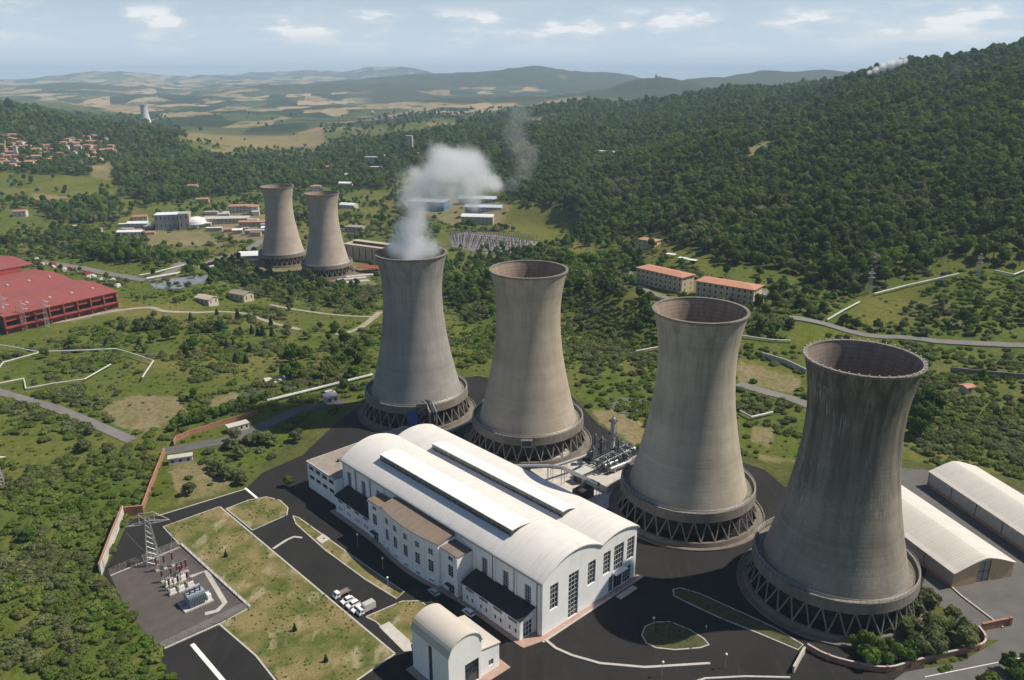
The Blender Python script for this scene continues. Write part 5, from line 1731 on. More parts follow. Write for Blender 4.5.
house('pump_hut', 'small grey concrete hut with flat roof left of the nearest tower', 'hut', G(759, 304), R(-30), 4.5, 4, 6, 'flat', M_GREYW, M_CONC, 1, 1)
house('tool_shed', 'tiny shed with orange roof among bushes right of the nearest tower', 'shed', G(966, 392), R(20), 5, 4, 3.2, 'gable', M_BEIGE, M_TILE2, 1, 1)
# low white car shelters above the blocks
for i, (u, v) in enumerate(((671, 257), (683, 261), (692, 263))):
    q = G(u, v)
    T = thing('car_shelter', ('left', 'middle', 'right')[i] + ' low white shelter roof behind the orange-roofed blocks', 'shelter', q, R(-38), 'white car shelters')
    MB().box((0, 0, 2.5), (7.5, 4.5, .2)).build('roof', M_WROOF, T)
    for (x, y) in ((-3.3, -1.9), (3.3, -1.9), (3.3, 1.9), (-3.3, 1.9)):
        MB().tube((x, y, -.8), (x, y, 2.42), .09, 5).build('post', M_STEEL, T)
# beige machine hall behind the distant pair
p0, p1 = G(346, 258), G(384, 264)
an = math.atan2(p1[1] - p0[1], p1[0] - p0[0])
house('machine_hall', 'long beige machine hall with tall windows beside the distant towers', 'building', (p0[0] + 30 * math.cos(an) - 9 * math.sin(an), p0[1] + 30 * math.sin(an) + 9 * math.cos(an), -32), an, 66, 17, 15, 'flat', M_BEIGE, M_BEIGE, 1, 8, None, tall=True)
T = thing('roof_lantern', 'long raised tan roof lantern on the beige machine hall', 'roof lantern', (p0[0] + 26 * math.cos(an) - 11 * math.sin(an), p0[1] + 26 * math.sin(an) + 11 * math.cos(an), -32 + 15.3), an)
MB().box((0, 0, 1.2), (44, 6, 2.4)).build('body', M_DARKWIN, T)
MB().box((0, 0, 2.6), (46, 7.5, .4)).build('roof', M_BEIGE, T)
q = G(369, 272)
T = thing('steel_canopy', 'dark red flat canopy on posts right of the distant towers', 'canopy', q, an + .2)
MB().box((0, 0, 5.2), (22, 12, .4)).build('roof', M_REDC, T)
for x in (-10, 0, 10):
    for y in (-5, 5):
        MB().tube((x, y, -1.5), (x, y, 5.0), .2, 5).build('post', M_STEEL, T)
for i, (u, v) in enumerate(((352, 279), (356, 282), (360, 276))):
    q = G(u, v)
    MB().box((0, 0, .5), (26, 5, 1.0)).box((0, 0, 1.1), (24, 1, .2)).build('concrete_slab', M_WPIPE, None, label=('middle', 'front', 'rear')[i] + ' long white slab on the ground below the distant towers', cat='slab', group='white slabs', loc=(q[0], q[1], q[2] - .2), rz=an + .9)
q = G(252, 258)
house('white_dome_shed', 'white dome-roofed shed left of the distant towers', 'shed', q, R(10), 24, 16, 4, 'arch', M_GREYW, M_WROOF)
# halls behind the steam
for (u, v, rz_, w_, d_, h_, kind, wmat, rmat, lb) in (
        (429, 209, -12, 52, 28, 12, 'flat', M_BLUEW, M_BROOF, 'blue-walled industrial hall with pale roof behind the steam'),
        (478, 203, -8, 54, 16, 7, 'arch', M_GREYW, M_BROOF, 'rearmost of three long pale-roofed sheds behind the steam'),
        (484, 212, -8, 48, 13, 7, 'arch', M_GREYW, M_BROOF, 'middle of three long pale-roofed sheds behind the steam'),
        (478, 222, -8, 40, 14, 7.5, 'arch', M_BEIGE, M_WROOF, 'front one of three long sheds, with beige gable end'),
        (440, 184, -10, 55, 18, 6, 'gable', M_GREYW, M_TILE, 'long low building with faded red roof half lost in steam'),
        (170, 228, 12, 31, 22, 19, 'flat', M_GREYW, M_WROOF, 'big grey factory block with white roof in the valley works'),
        (186, 228, 12, 13, 18, 20, 'flat', M_BEIGE, M_GREYW, 'tall narrow brown factory block in the valley works'),
        (139, 228, 5, 26, 12, 7, 'gable', M_GREYW, M_WROOF, 'white-roofed shed left of the big grey factory block'),
        (131, 236, 5, 30, 10, 6, 'gable', M_HOUSEW, M_WROOF, 'long white shed in front of the valley works, at their left end'),
        (141, 222, 20, 18, 11, 8, 'gable', M_HOUSEW, M_TILE, 'house with orange roof behind the white sheds of the valley works'),
        (240, 212, 8, 30, 13, 9, 'hip', M_HOUSEW, M_TILE, 'wide orange-roofed house behind the valley yard'),
        (254, 214, 8, 14, 13, 11, 'hip', M_HOUSEW, M_TILE, 'tall orange-roofed house nearest the left distant tower'),
        (257, 226, 4, 44, 9, 6, 'gable', M_BEIGE, M_TILE, 'long low building with orange roof left of the distant towers'),
        (226, 222, 6, 60, 20, 6, 'flat', M_BEIGE, M_CONC, 'wide flat beige warehouse in the valley works'),
        (258, 234, 4, 30, 7, 5, 'flat', M_HOUSEW, M_CONC, 'low pale building just left of the distant towers'),
        (355, 231, -18, 22, 14, 6, 'flat', M_BEIGE, M_FLATROOF, 'flat-roofed hut behind the distant towers'),
        (349, 208, -20, 24, 12, 5, 'arch', M_HOUSEW, M_WROOF, 'white arched tent behind the distant towers'),
        (21, 216, 15, 16, 11, 7, 'gable', M_HOUSEW, M_TILE, 'white farmhouse with orange roof at the left, below the village'),
        (74, 231, 15, 14, 9, 6, 'gable', M_BEIGE, M_CONC, 'pale-roofed shed in the trees left of the valley works'),
        (96, 233, 15, 15, 10, 5, 'gable', M_HOUSEW, M_TILE, 'low house with red roof in the trees left of the valley works'),
        (84, 236, 15, 12, 8, 4, 'flat', M_BLUEW, M_BROOF, 'small blue shed in the trees left of the valley works'),
        (193, 189, 10, 16, 10, 6, 'gable', M_HOUSEW, M_TILE, 'lone house in the wood above the valley works'),
        (203, 202, 10, 18, 9, 5, 'gable', M_BEIGE, M_TILE, 'brown-roofed house at the wood edge above the valley works'),
        (314, 174, 10, 22, 14, 8, 'hip', M_HOUSEW, M_TILE, 'upper orange-roofed villa in the wood behind the distant towers'),
        (331, 170, 10, 18, 12, 7, 'gable', M_HOUSEW, M_TILE, 'orange-roofed house right of the upper villa in the wood'),
        (316, 190, 10, 18, 12, 7, 'hip', M_HOUSEW, M_TILE, 'orange-roofed house right above the distant right tower'),
        (346, 187, -10, 22, 12, 7, 'gable', M_HOUSEW, M_WROOF, 'white-roofed house in the wood right of the distant towers'),
        (371, 166, -10, 22, 18, 18, 'flat', M_GREYW, M_GREYW, 'grey apartment block standing above the wood'),
        (376, 171, -10, 20, 12, 8, 'flat', M_BEIGE, M_CONC, 'low block in front of the grey apartment block'),
        (388, 158, 10, 16, 10, 6, 'gable', M_HOUSEW, M_CONC, 'pale house between the grey block and the brown tower'),
        (309, 160, 10, 14, 10, 6, 'gable', M_HOUSEW, M_WROOF, 'white house near the valley fields'),
        (366, 154, 10, 30, 10, 6, 'gable', M_HOUSEW, M_CONC, 'pale terrace of houses beside the valley fields'),
        (606, 155, -25, 30, 9, 6, 'arch', M_GREYW, M_WROOF, 'white shed in a clearing of the wooded hill'),
        (608, 184, -15, 26, 8, 4, 'flat', M_HOUSEW, M_CONC, 'pale low wall-like building in the lower wood'),
        (207, 303, -30, 15, 9, 4.5, 'gable', M_HOUSEW, M_BEIGE, 'low pink hut in the meadow below the pond'),
        (242, 300, -30, 16, 10, 6, 'gable', M_YELLOW, M_FLATROOF, 'cream hut with brown roof in front of the distant towers'),
        (77, 216, 10, 10, 7, 5, 'gable', M_BEIGE, M_BEIGE, 'brown shed in the fields below the village')):
    q = G(u, v)
    house('background_building', lb, 'building', q, R(rz_), w_, d_, h_, kind, wmat, rmat, 2 if h_ > 6.4 else 1, max(2, int(w_ / 5)))
rnd = random.Random(17)
for k in range(22):
    u, v = (rnd.uniform(205, 268), rnd.uniform(214, 238)) if k < 14 else (rnd.uniform(118, 150), rnd.uniform(226, 240))
    q = G(u, v)
    house('works_shed', 'low %s shed in the crowded valley works yard' % ('white-roofed', 'grey-roofed', 'red-roofed')[k % 3], 'shed', q, R(rnd.uniform(0, 14)), rnd.uniform(8, 20), rnd.uniform(5, 9), rnd.uniform(3, 5.5), rnd.choice(('flat', 'gable')), (M_GREYW, M_HOUSEW, M_BEIGE)[k % 3], (M_WROOF, M_GREYW, M_TILE)[k % 3], 0, 0, ('white', 'grey', 'red')[k % 3] + '-roofed works sheds')
q = G(410, 151)
house('residential_tower', 'brown tower block standing above the wood behind the steam', 'building', q, R(-5), 13, 12, 32, 'flat', M_BEIGE, M_BEIGE, 9, 3)
q = G(197, 226)
T = thing('storage_dome', 'white hemispherical dome in the valley works', 'dome', q)
MB().lathe([(13, -2), (13, 4)] + [(13 * math.cos(a), 4 + 8.5 * math.sin(a)) for a in np.linspace(0, math.pi / 2, 9)], 28).build('dome_shell', M_WROOF, T, True)
MB().lathe([(13.4, 2.6), (13.4, 4.2), (13.0, 4.2)], 28).build('ring_beam', M_CONC, T)
house('concrete_hut', 'small concrete hut at the pipe end beside the steaming tower', 'hut', G(331, 402), R(35), 6, 5, 3.5, 'flat', M_CONC, M_CONC, 1, 2)
house('gatehouse', 'tiny plastered gatehouse by the old gate on the left', 'hut', G(181, 462), R(20), 9, 3, 2.6, 'flat', M_PLASTER, M_CONC, 1, 3)
house('brick_hut', 'low brick hut in the wall beside the dark hedge', 'hut', G(238, 430), R(38), 9, 4, 2.8, 'flat', M_PLASTER, M_CONC, 1, 4)
q = G(275, 381)
T = thing('concrete_slab', 'square bare concrete slab in the bushes left of the steaming tower', 'slab', q, R(25))
MB().box((0, 0, .3), (10, 9, 1.2)).build('slab', M_CONC, T)
MB().box((4.6, 0, 1.6), (.5, 9, 2.0)).build('back_wall', M_CONC, T)
sheet_pts = [G(u, v) for u, v in ((150, 284), (170, 279), (208, 278), (206, 283), (180, 289), (155, 289))]
zz_ = max(p[2] for p in sheet_pts) + .3
MB().prism([p[:2] for p in sheet_pts], zz_ - 2.5, zz_).build('pond', mat('pond_water', (.20, .215, .225), .25, .1, .1), kind='structure')
pp2 = [G(u, v) for u, v in ((608, 405), (622, 398), (655, 402), (652, 414), (620, 414))]
zz_ = max(p[2] for p in pp2) + .25
MB().prism([p[:2] for p in pp2], zz_ - 2, zz_).build('gravel_lot', M_ASPH2, kind='structure')
lot = [G(u, v) for u, v in ((336, 262), (372, 268), (376, 288), (345, 282))]

# switchyard of steel gantries behind the steam
lotp = [G(u, v, -31.7) for u, v in ((448, 236), (470, 231), (540, 242), (518, 256), (488, 254), (452, 247))]
zz_ = -31.7
for i in range(-5, 6):
    for j in range(-3, 4):
        KEEP.append((-14 + i * 12, 895 + j * 12 - i * 3, 9))
MB().prism([p[:2] for p in lotp], zz_ - 4, zz_).build('switchyard_ground', mat('pale_gravel', (.19, .178, .168), .95, .15, .2, stain=.2), kind='structure')
gm_ = MB()
for s in (-1, 1):
    gm_.tube((s * 4, 0, 0), (s * 3.6, 0, 9.5), .17, 4)
gm_.tube((-4.6, 0, 9.4), (4.6, 0, 9.4), .2, 4)
gmesh = gm_.mesh('gantry', M_STEEL)
im_ = MB().lathe([(r * 1.3, z) for r, z in insulator_mesh(3.4, .25)], 6).mesh('insulator', M_PORC)
im2 = MB().box((0, 0, 1.6), (1.2, 1.0, 2.6)).mesh('cabinet', M_STEEL)
for j in range(5):
    for i in range(12):
        f, g_ = (i + .5) / 12, (j + .5) / 5
        A_ = np.array(lotp[0][:2]) * (1 - f) + np.array(lotp[2][:2]) * f
        B_ = np.array(lotp[5][:2]) * (1 - f) + np.array(lotp[3][:2]) * f
        P_ = A_ * (1 - g_) + B_ * g_
        T = thing('switchyard_gantry', 'steel portal gantry in the switchyard behind the steaming tower', 'gantry', (P_[0], P_[1], zz_), R(-15), 'switchyard gantries')
        link('portal', gmesh, T)
        for x in (-2.6, 0, 2.6):
            link('insulator', im_, T, loc=(x, 0, 5.9))
        link('cabinet', im2, T, loc=(0, 3, 0))

# hill village
VIL = [(-12, 138), (20, 138), (35, 149), (62, 148), (68, 140), (95, 137), (117, 146), (118, 153), (102, 164), (78, 163), (60, 160), (38, 166), (16, 171), (-12, 166)]
rnd = random.Random(21)
spots = []
tries = 0
vx = np.array([v[0] for v in VIL]); vy = np.array([v[1] for v in VIL])
while len(spots) < 95 and tries < 4000:
    tries += 1
    u, v = rnd.uniform(-12, 118), rnd.uniform(137, 171)
    if not inside(np.array([u]), np.array([v]), VIL)[0]:
        continue
    if any(abs(u - a) < 4.2 and abs(v - b) < 2.6 for a, b in spots):
        continue
    spots.append((u, v))
VM = [mat('village_wall_%s' % n, c, .85, .06, .2) for n, c in (('cream', (.52, .45, .34)), ('ochre', (.47, .36, .24)), ('white', (.60, .57, .52)), ('pink', (.50, .38, .31)))]
for (u, v) in spots:
    q = G(u, v)
    w_ = rnd.uniform(10, 17)
    vi, vk = rnd.randrange(4), rnd.choice(('gable', 'gable', 'hip'))
    vn, vr = ('cream', 'ochre', 'white', 'pink')[vi], {'gable': 'gabled', 'hip': 'hipped'}[vk]
    house('village_house', '%s village house with %s terracotta roof in the hill village at far left' % (vn, vr), 'house', q, R(rnd.choice((12, 12, 100, -8, 30))), w_, rnd.uniform(8, 11), rnd.uniform(6, 11), vk, VM[vi], M_TILE, 0, 0, vn + ' ' + vr + ' hill village houses', .38)
q = G(17, 158)
house('bell_tower', 'square bell tower rising over the hill village', 'tower', q, R(12), 6, 6, 22, 'hip', VM[2], M_TILE, 4, 1, None, .6)
# more scattered farmhouses
for i, (u, v) in enumerate(((70, 118), (22, 124), (40, 112), (420, 157), (350, 178), (280, 168), (540, 150), (690, 110), (560, 128))):
    q = G(u, v)
    house('farmhouse', ('farmhouse left of the far white tower', 'farmhouse above the hill village', 'farmhouse near the wooded hilltop at far left', 'house by the brown tower block', 'house in the wood above the distant towers', 'house in the valley wood left of the distant towers', 'house on the wooded slope behind the wisp', 'house high on the wooded hill', 'house near the crest behind the steam')[i], 'house', q, R(15), 18, 11, 7, 'gable', VM[i % 4], M_TILE if i % 2 else M_CONC, 0, 0, None, .35)
# far white cooling tower with its works
q = G(146, 124)
FT = thing('far_cooling_tower', 'tiny pale cooling tower far off down the valley', 'cooling tower', q)
zs = [4 + 71 * i / 16 for i in range(17)]
MB().lathe([(tr(z), z) for z in zs], 40).build('shell', mat('pale_far_concrete', (.55, .55, .54), .9, .06, .1), FT, True)
MB().lathe([(tr(z) - .5, z) for z in zs[::-1]], 40).build('inner_lining', M_LIN, FT, True)
MB().lathe([(0, 4), (22, 4), (23, -4), (0, -4)], 32).build('base', M_RINGC, FT)
# hilltop tower on the far blue cone
q = G(656, 80)
hx, hy = HILLS[3][0], HILLS[3][1]
T = thing('hilltop_castle', 'tiny tower on top of the far conical hill', 'castle', (hx, hy, hz(hx, hy)))
MB().box((0, 0, 7), (11, 11, 18)).build('keep', M_BEIGE, T)
MB().box((0, 0, 17.1), (13, 13, 2.2)).build('battlement', M_BEIGE, T)
MB().box((20, 0, 2), (28, 12, 9)).build('wing', M_BEIGE, T)
q = G(706, 630, 0.0)
T = thing('hydrant_post', 'small red and white post beside the grass island', 'post', (q[0], q[1], .03))
MB().tube((0, 0, 0), (0, 0, .9), .2, 8).build('red_base', M_REDC, T)
MB().tube((0, 0, .9), (0, 0, 1.7), .16, 8, .12).build('white_top', M_WHITE2, T)
for i, (u, v) in enumerate(((653, 631), (725, 668), (662, 676), (388, 590), (383, 570), (372, 540), (358, 546))):
    q = G(u, v, 0.0)
    T = thing('lamp_post', ('lamp post on the grass island', 'lamp post beside the long front kerb', 'lamp post in the road at the bottom edge', 'lamp post at the end of the car park verge', 'lamp post in the middle of the car park verge', 'lamp post nearest the hall on the car park verge', 'lamp post at the slab of the car park verge')[i], 'lamp post', (q[0], q[1], 0), 0, 'yard lamp posts')
    MB().tube((0, 0, 0), (0, 0, 4.2), .07, 6, .05).build('pole', M_RAIL, T)
    MB().lathe([(0, 4.1), (.28, 4.2), (.34, 4.45), (.22, 4.7), (0, 4.75)], 10).build('globe', M_WHITE2, T)

# ------------------------------------------------------------------ plants
F_WOOD = foliage('oak_leaves', (.046, .092, .014), (.082, .145, .022), (.135, .165, .026))
F_BRIGHT = foliage('bright_leaves', (.085, .155, .020), (.125, .20, .030), (.13, .18, .03))
F_OLIVE = foliage('olive_leaves', (.115, .14, .046), (.165, .185, .074), (.185, .19, .08))
F_DARK = foliage('conifer_needles', (.024, .048, .020), (.04, .066, .026), (.032, .056, .024))
F_SCRUB = foliage('scrub_leaves', (.115, .165, .030), (.165, .215, .046), (.19, .205, .058))
M_BARK = mat('bark', (.10, .08, .06), .95, .2, 1.5)

def crown(seed, lumps, leaves, leaf, core=.86):
    """lumps: (x, y, z, rx, rz); leaf clumps cover each lump, a dull core closes the gaps behind them"""
    r = np.random.default_rng(seed)
    V, Fc = [], []
    tot = sum(l[3] * l[3] for l in lumps)
    n_v = 0
    for (x, y, z, rx, rz) in lumps:
        # core
        m, k = 4, 7
        ring = []
        for i in range(m + 1):
            ph = math.pi * i / m
            for j in range(k):
                a = 2 * math.pi * (j + .5 * (i % 2)) / k
                q = core * (1 + r.uniform(-.16, .16))
                V.append((x + rx * q * math.sin(ph) * math.cos(a), y + rx * q * math.sin(ph) * math.sin(a), z + rz * q * math.cos(ph)))
        for i in range(m):
            for j in range(k):
                a_, b_ = n_v + i * k + j, n_v + i * k + (j + 1) % k
                Fc.append((a_, a_ + k, b_ + k, b_))
        n_v += (m + 1) * k
        cnt = int(leaves * rx * rx / tot)
        d = r.normal(size=(cnt, 3))
        d[:, 2] = np.abs(d[:, 2]) * .9 - .35
        d /= np.linalg.norm(d, axis=1)[:, None]
        rad = r.uniform(.78, 1.12, cnt)
        P = np.stack([x + d[:, 0] * rx * rad, y + d[:, 1] * rx * rad, z + d[:, 2] * rz * rad], 1)
        nrm = d + r.normal(scale=.38, size=d.shape)
        nrm /= np.linalg.norm(nrm, axis=1)[:, None]
        t = np.cross(nrm, r.normal(size=d.shape))
        t /= np.linalg.norm(t, axis=1)[:, None]
        b = np.cross(nrm, t)
        s = leaf * r.uniform(.55, 1.25, cnt)[:, None]
        q0, q1, q2, q3 = P - t * s * .6, P + b * s * .45, P + t * s * .7, P - b * s * .5
        for i in range(cnt):
            V += [tuple(q0[i]), tuple(q1[i]), tuple(q2[i]), tuple(q3[i])]
            Fc.append((n_v, n_v + 1, n_v + 2, n_v + 3))
            n_v += 4
    return V, Fc
def lumps_broad(seed, h, rad, n=9):
    r = random.Random(seed)
    L = [(0, 0, h * .62, rad * .62, h * .3)]
    for i in range(n):
        a = 2 * math.pi * i / n * 1.618 * 2.3 + r.random()
        e = r.uniform(.25, .72) * rad
        z = h * r.uniform(.42, .86)
        q = rad * r.uniform(.32, .5)
        if z > h * .72:
            e *= .55
        L.append((e * math.cos(a), e * math.sin(a), z, q, q * r.uniform(.75, 1.0)))
    return L
def lumps_shrub(seed, h, rad, n=7):
    r = random.Random(seed)
    L = [(0, 0, h * .42, rad * .6, h * .5)]
    for i in range(n):
        a = 2 * math.pi * (i + r.random() * .7) / n
        e = r.uniform(.35, .72) * rad
        q = rad * r.uniform(.3, .48)
        L.append((e * math.cos(a), e * math.sin(a), h * r.uniform(.25, .6), q, h * r.uniform(.26, .42)))
    return L
def lumps_cone(seed, h, rad):
    r = random.Random(seed)
    return [(r.uniform(-.1, .1), r.uniform(-.1, .1), h * (.14 + .105 * k), rad * (1.05 - .11 * k), h * .1) for k in range(8)]
def trunk_mb(h, r0):
    m = MB().tube((0, 0, -.6), (0, 0, h * .55), r0, 7, r0 * .55)
    for k in range(4):
        a = 1.3 + k * 1.7
        m.tube((0, 0, h * (.3 + .06 * k)), (math.cos(a) * h * .2, math.sin(a) * h * .2, h * (.55 + .05 * k)), r0 * .45, 5, r0 * .2)
    return m
PROTO = {}
def proto(key, lumps, leaves, leaf, fm, th=None, tr_=0):
    V, Fc = crown(sum(map(ord, key)), lumps, leaves, leaf)
    me = bpy.data.meshes.new('crown')
    me.from_pydata(V, [], Fc)
    me.materials.append(fm)
    tm = trunk_mb(th, tr_).mesh('trunk', M_BARK) if th else None
    # joined version for the uncounted mass
    V2, F2, n0 = list(V), list(Fc), len(Fc)
    if tm:
        o = len(V2)
        V2 += [tuple(v.co) for v in tm.vertices]
        F2 += [tuple(o + i for i in p.vertices) for p in tm.polygons]
    mj = bpy.data.meshes.new('plant')
    mj.from_pydata(V2, [], F2)
    mj.materials.append(fm)
    mj.materials.append(M_BARK)
    if tm:
        ix = np.zeros(len(F2), np.int32)
        ix[n0:] = 1
        mj.polygons.foreach_set('material_index', ix)
    ob = bpy.data.objects.new('plant_' + key, mj)
    PROTO[key] = (me, tm, ob)
for i in range(4):
    proto('oak%d' % i, lumps_broad(10 + i, (9, 10.5, 8, 9.5)[i], (4.4, 4.0, 4.3, 3.6)[i]), 560, 1.15, F_WOOD, 9, .32)
for i in range(2):
    proto('leafy%d' % i, lumps_broad(30 + i, 7, 3.2), 520, .8, F_BRIGHT, 7, .22)
for i in range(2):
    proto('olive%d' % i, lumps_broad(40 + i, 5.6, 3.2), 480, .75, F_OLIVE, 5.5, .22)
for i in range(2):
    proto('cone%d' % i, lumps_cone(50 + i, 8, 2.0), 420, .75, F_DARK, 8, .2)
for i in range(3):
    proto('scrub%d' % i, lumps_shrub(60 + i, 1.8, 2.2, 9), 300, .55, F_SCRUB)
for i in range(2):
    proto('greyscrub%d' % i, lumps_shrub(70 + i, 2.1, 2.4, 9), 300, .6, F_OLIVE)
for i in range(2):
    proto('greenscrub%d' % i, lumps_shrub(80 + i, 1.5, 1.9), 260, .5, F_BRIGHT)
KEYS = list(PROTO)

NTREE = [0]
KIND = {'oak': ('oak_tree', 'tree'), 'leafy': ('leafy_tree', 'tree'), 'olive': ('olive_tree', 'tree'), 'cone': ('conifer_tree', 'tree')}
def plant(key, x, y, s, label, group, rz=None, z=None):
    me, tm, _ = PROTO[key]
    z = hz(x, y) if z is None else z
    rz = random.uniform(0, 6.28) if rz is None else rz
    base = key.rstrip('0123456789')
    if base in KIND:
        nm, cat = KIND[base]
        T = thing(nm, label, cat, (x, y, z - .1), rz, group)
        T.scale = (s, s, s * random.uniform(.9, 1.15))
        link('trunk', tm, T)
        link('crown', me, T)
    else:
        T = link('shrub', me, None, label, 'shrub', group, None, (x, y, z - .15), rz)
        T.scale = (s, s, s * random.uniform(.85, 1.2))
    return T
def row(keys, px0, px1, n, s, label, group, jit=1.5):
    a, b = G(*px0), G(*px1)
    for i in range(n):
        t = (i + .5) / n
        plant(random.choice(keys), a[0] + (b[0] - a[0]) * t + random.uniform(-jit, jit), a[1] + (b[1] - a[1]) * t + random.uniform(-jit, jit), s * random.uniform(.8, 1.2), label, group)
def clump(keys, poly, n, s, label, group, mind=2.0):
    P = [G(u, v) for u, v in poly]
    xs, ys = [p[0] for p in P], [p[1] for p in P]
    pts = []
    k = 0
    while len(pts) < n and k < 3000:
        k += 1
        x, y = random.uniform(min(xs), max(xs)), random.uniform(min(ys), max(ys))
        if inside(np.array([x]), np.array([y]), [p[:2] for p in P])[0] and all(math.hypot(x - a, y - b) > mind for a, b in pts):
            pts.append((x, y))
            plant(random.choice(keys), x, y, s * random.uniform(.75, 1.25), label, group)
OAK, LEAF, OLV, CONE = ['oak%d' % i for i in range(4)], ['leafy0', 'leafy1'], ['olive0', 'olive1'], ['cone0', 'cone1']
SCR, GSC, GRS = ['scrub0', 'scrub1', 'scrub2'], ['greyscrub0', 'greyscrub1'], ['greenscrub0', 'greenscrub1']
row(LEAF, (164, 432), (256, 406), 17, .62, 'bright green tree in the hedge row behind the curved brick wall', 'hedge row behind the brick wall')
row(LEAF, (176, 424), (268, 398), 14, .6, 'bright green tree in the hedge row behind the curved brick wall', 'hedge row behind the brick wall')
clump(OLV + GSC, [(221, 446), (240, 437), (272, 442), (276, 460), (250, 470), (224, 462)], 16, .9, 'olive-grey bush in the big clump left of the flat-roofed office block', 'bush clump at the yard entrance', 2.6)
clump(OLV + GSC, [(194, 462), (205, 458), (246, 480), (240, 487), (215, 477)], 12, .8, 'olive-grey bush in the hedge beside the yard entrance road', 'hedge at the yard entrance', 2.2)
q = G(297, 441)
plant('olive1', q[0], q[1], 1.05, 'single round tan-green bush beyond the flat-roofed office block', None)
q = G(288, 487, 0.0)
plant('leafy0', q[0], q[1], .62, 'small dark green tree at the corner of the flat-roofed office block', None)
q = G(189, 494)
plant('olive0', q[0], q[1], .85, 'pale feathery bush on the bare earth behind the pylon', None)
for i, (u, v) in enumerate(((295, 631), (326, 662), (226, 557))):
    q = G(u, v, 0.0)
    plant('cone0', q[0], q[1], .3, ('young dark sapling in the middle of the dry lawn', 'young dark sapling near the front of the dry lawn', 'young dark sapling at the substation side of the dry lawn')[i], None, z=.13)
clump(OLV, [(893, 640), (912, 604), (945, 605), (975, 640), (972, 648), (925, 660)], 15, 1.0, 'tall feathery olive bush between the nearest tower and the brick wall', 'feathery bushes below the nearest tower', 3.0)
clump(LEAF, [(846, 650), (868, 645), (900, 650), (925, 656), (905, 666), (866, 668)], 12, .72, 'bright green bush inside the curve of the long brick wall', 'green bushes below the nearest tower', 2.6)
clump(OAK + LEAF, [(985, 690), (1010, 664), (1040, 655), (1060, 690)], 7, .75, 'dark tree at the bottom right frame corner', 'trees at the bottom right corner', 3)
row(GRS, (970, 662), (925, 668), 6, .5, 'low weed tuft along the outside of the long brick wall', 'weeds along the brick wall')
for (u, v, s) in ((217, 315, .7), (238, 320, 1.0), (271, 325, .75), (191, 321, .8), (241, 335, .8), (252, 334, .75), (258, 336, .8), (263, 336, .9), (272, 336, .8), (227, 349, .75), (234, 348, .8), (250, 352, .8), (236, 362, .85), (246, 363, .8), (106, 346, .7), (186, 358, 1.0), (139, 347, .8)):
    q = G(u, v)
    plant(random.choice(CONE), q[0], q[1], s, 'small dark conifer standing in the meadow before the distant towers', 'small conifers in the meadow')
row(OAK, (120, 334), (172, 326), 9, .75, 'dark green tree in the row beside the red warehouse', 'tree row by the red warehouse', 3)
row(OAK, (160, 341), (178, 338), 3, .7, 'dark green tree in the short row beyond the red warehouse', 'short dark tree row', 2)
row(OAK, (190, 334), (230, 330), 8, .65, 'dark green tree in the straight row in the middle of the meadow', 'straight dark tree row in the meadow', 2)
row(CONE + OAK, (185, 353), (196, 348), 3, .8, 'dark tree in the small group in the meadow', 'small dark tree group', 2)
clump(OAK + LEAF, [(280, 385), (284, 358), (300, 352), (316, 362), (312, 385)], 12, .8, 'leafy tree in the dense group left of the steaming tower', 'dense tree group left of the steaming tower', 4)
clump(OAK + LEAF, [(322, 378), (332, 358), (362, 355), (366, 372), (340, 382)], 14, .75, 'leafy tree close to the left side of the steaming tower', 'trees close to the steaming tower', 4)
clump(OLV + OAK, [(265, 275), (300, 283), (345, 298), (370, 292), (374, 312), (320, 304), (262, 298)], 34, .72, 'bushy tree on the bank below the distant towers', 'bank below the distant towers', 5)
clump(OAK, [(200, 275), (232, 262), (250, 272), (240, 285), (210, 285)], 14, .75, 'dark tree left of the distant towers above the meadow', 'trees left of the distant towers', 5)
clump(OAK + LEAF, [(655, 312), (690, 302), (745, 306), (750, 320), (700, 318)], 14, .75, 'leafy tree in front of the orange-roofed blocks', 'trees before the orange-roofed blocks', 4)
clump(OAK, [(905, 400), (945, 388), (952, 432), (918, 440)], 9, .95, 'dark round tree just right of the nearest tower rim', 'dark trees right of the nearest tower', 4)
clump(OLV + OAK, [(620, 305), (650, 300), (652, 336), (625, 330)], 10, .8, 'grey-green tree behind the pale tower', 'trees behind the pale tower', 4)

# ---- everything else: scatter by land cover
def scatter(r0, r1, step, keysets, seed):
    r = np.random.default_rng(seed)
    lim = math.radians(39)
    xs = np.arange(-r1 * math.sin(lim), r1 * math.sin(lim), step)
    ys = np.arange(r0 * math.cos(lim), r1, step)
    X, Y = np.meshgrid(xs, ys)
    X = (X + r.uniform(-.5, .5, X.shape) * step).ravel()
    Y = (Y + r.uniform(-.5, .5, Y.shape) * step).ravel()
    q = np.hypot(X, Y)
    k = (q >= r0) & (q < r1) & (np.abs(np.arctan2(X, Y)) < lim) & (Y > 140)
    return X[k], Y[k], r
def free(X, Y):
    ok = np.ones(len(X), bool)
    for (kx, ky, kr) in KEEP:
        ok &= (X - kx) ** 2 + (Y - ky) ** 2 > kr * kr
    return ok
TREES, BUSH = [], []          # (x, y, z, key index, scale, cover)
KI = {k: i for i, k in enumerate(KEYS)}
def pick(r, n, keys):
    return np.array([KI[k] for k in keys])[r.integers(0, len(keys), n)]
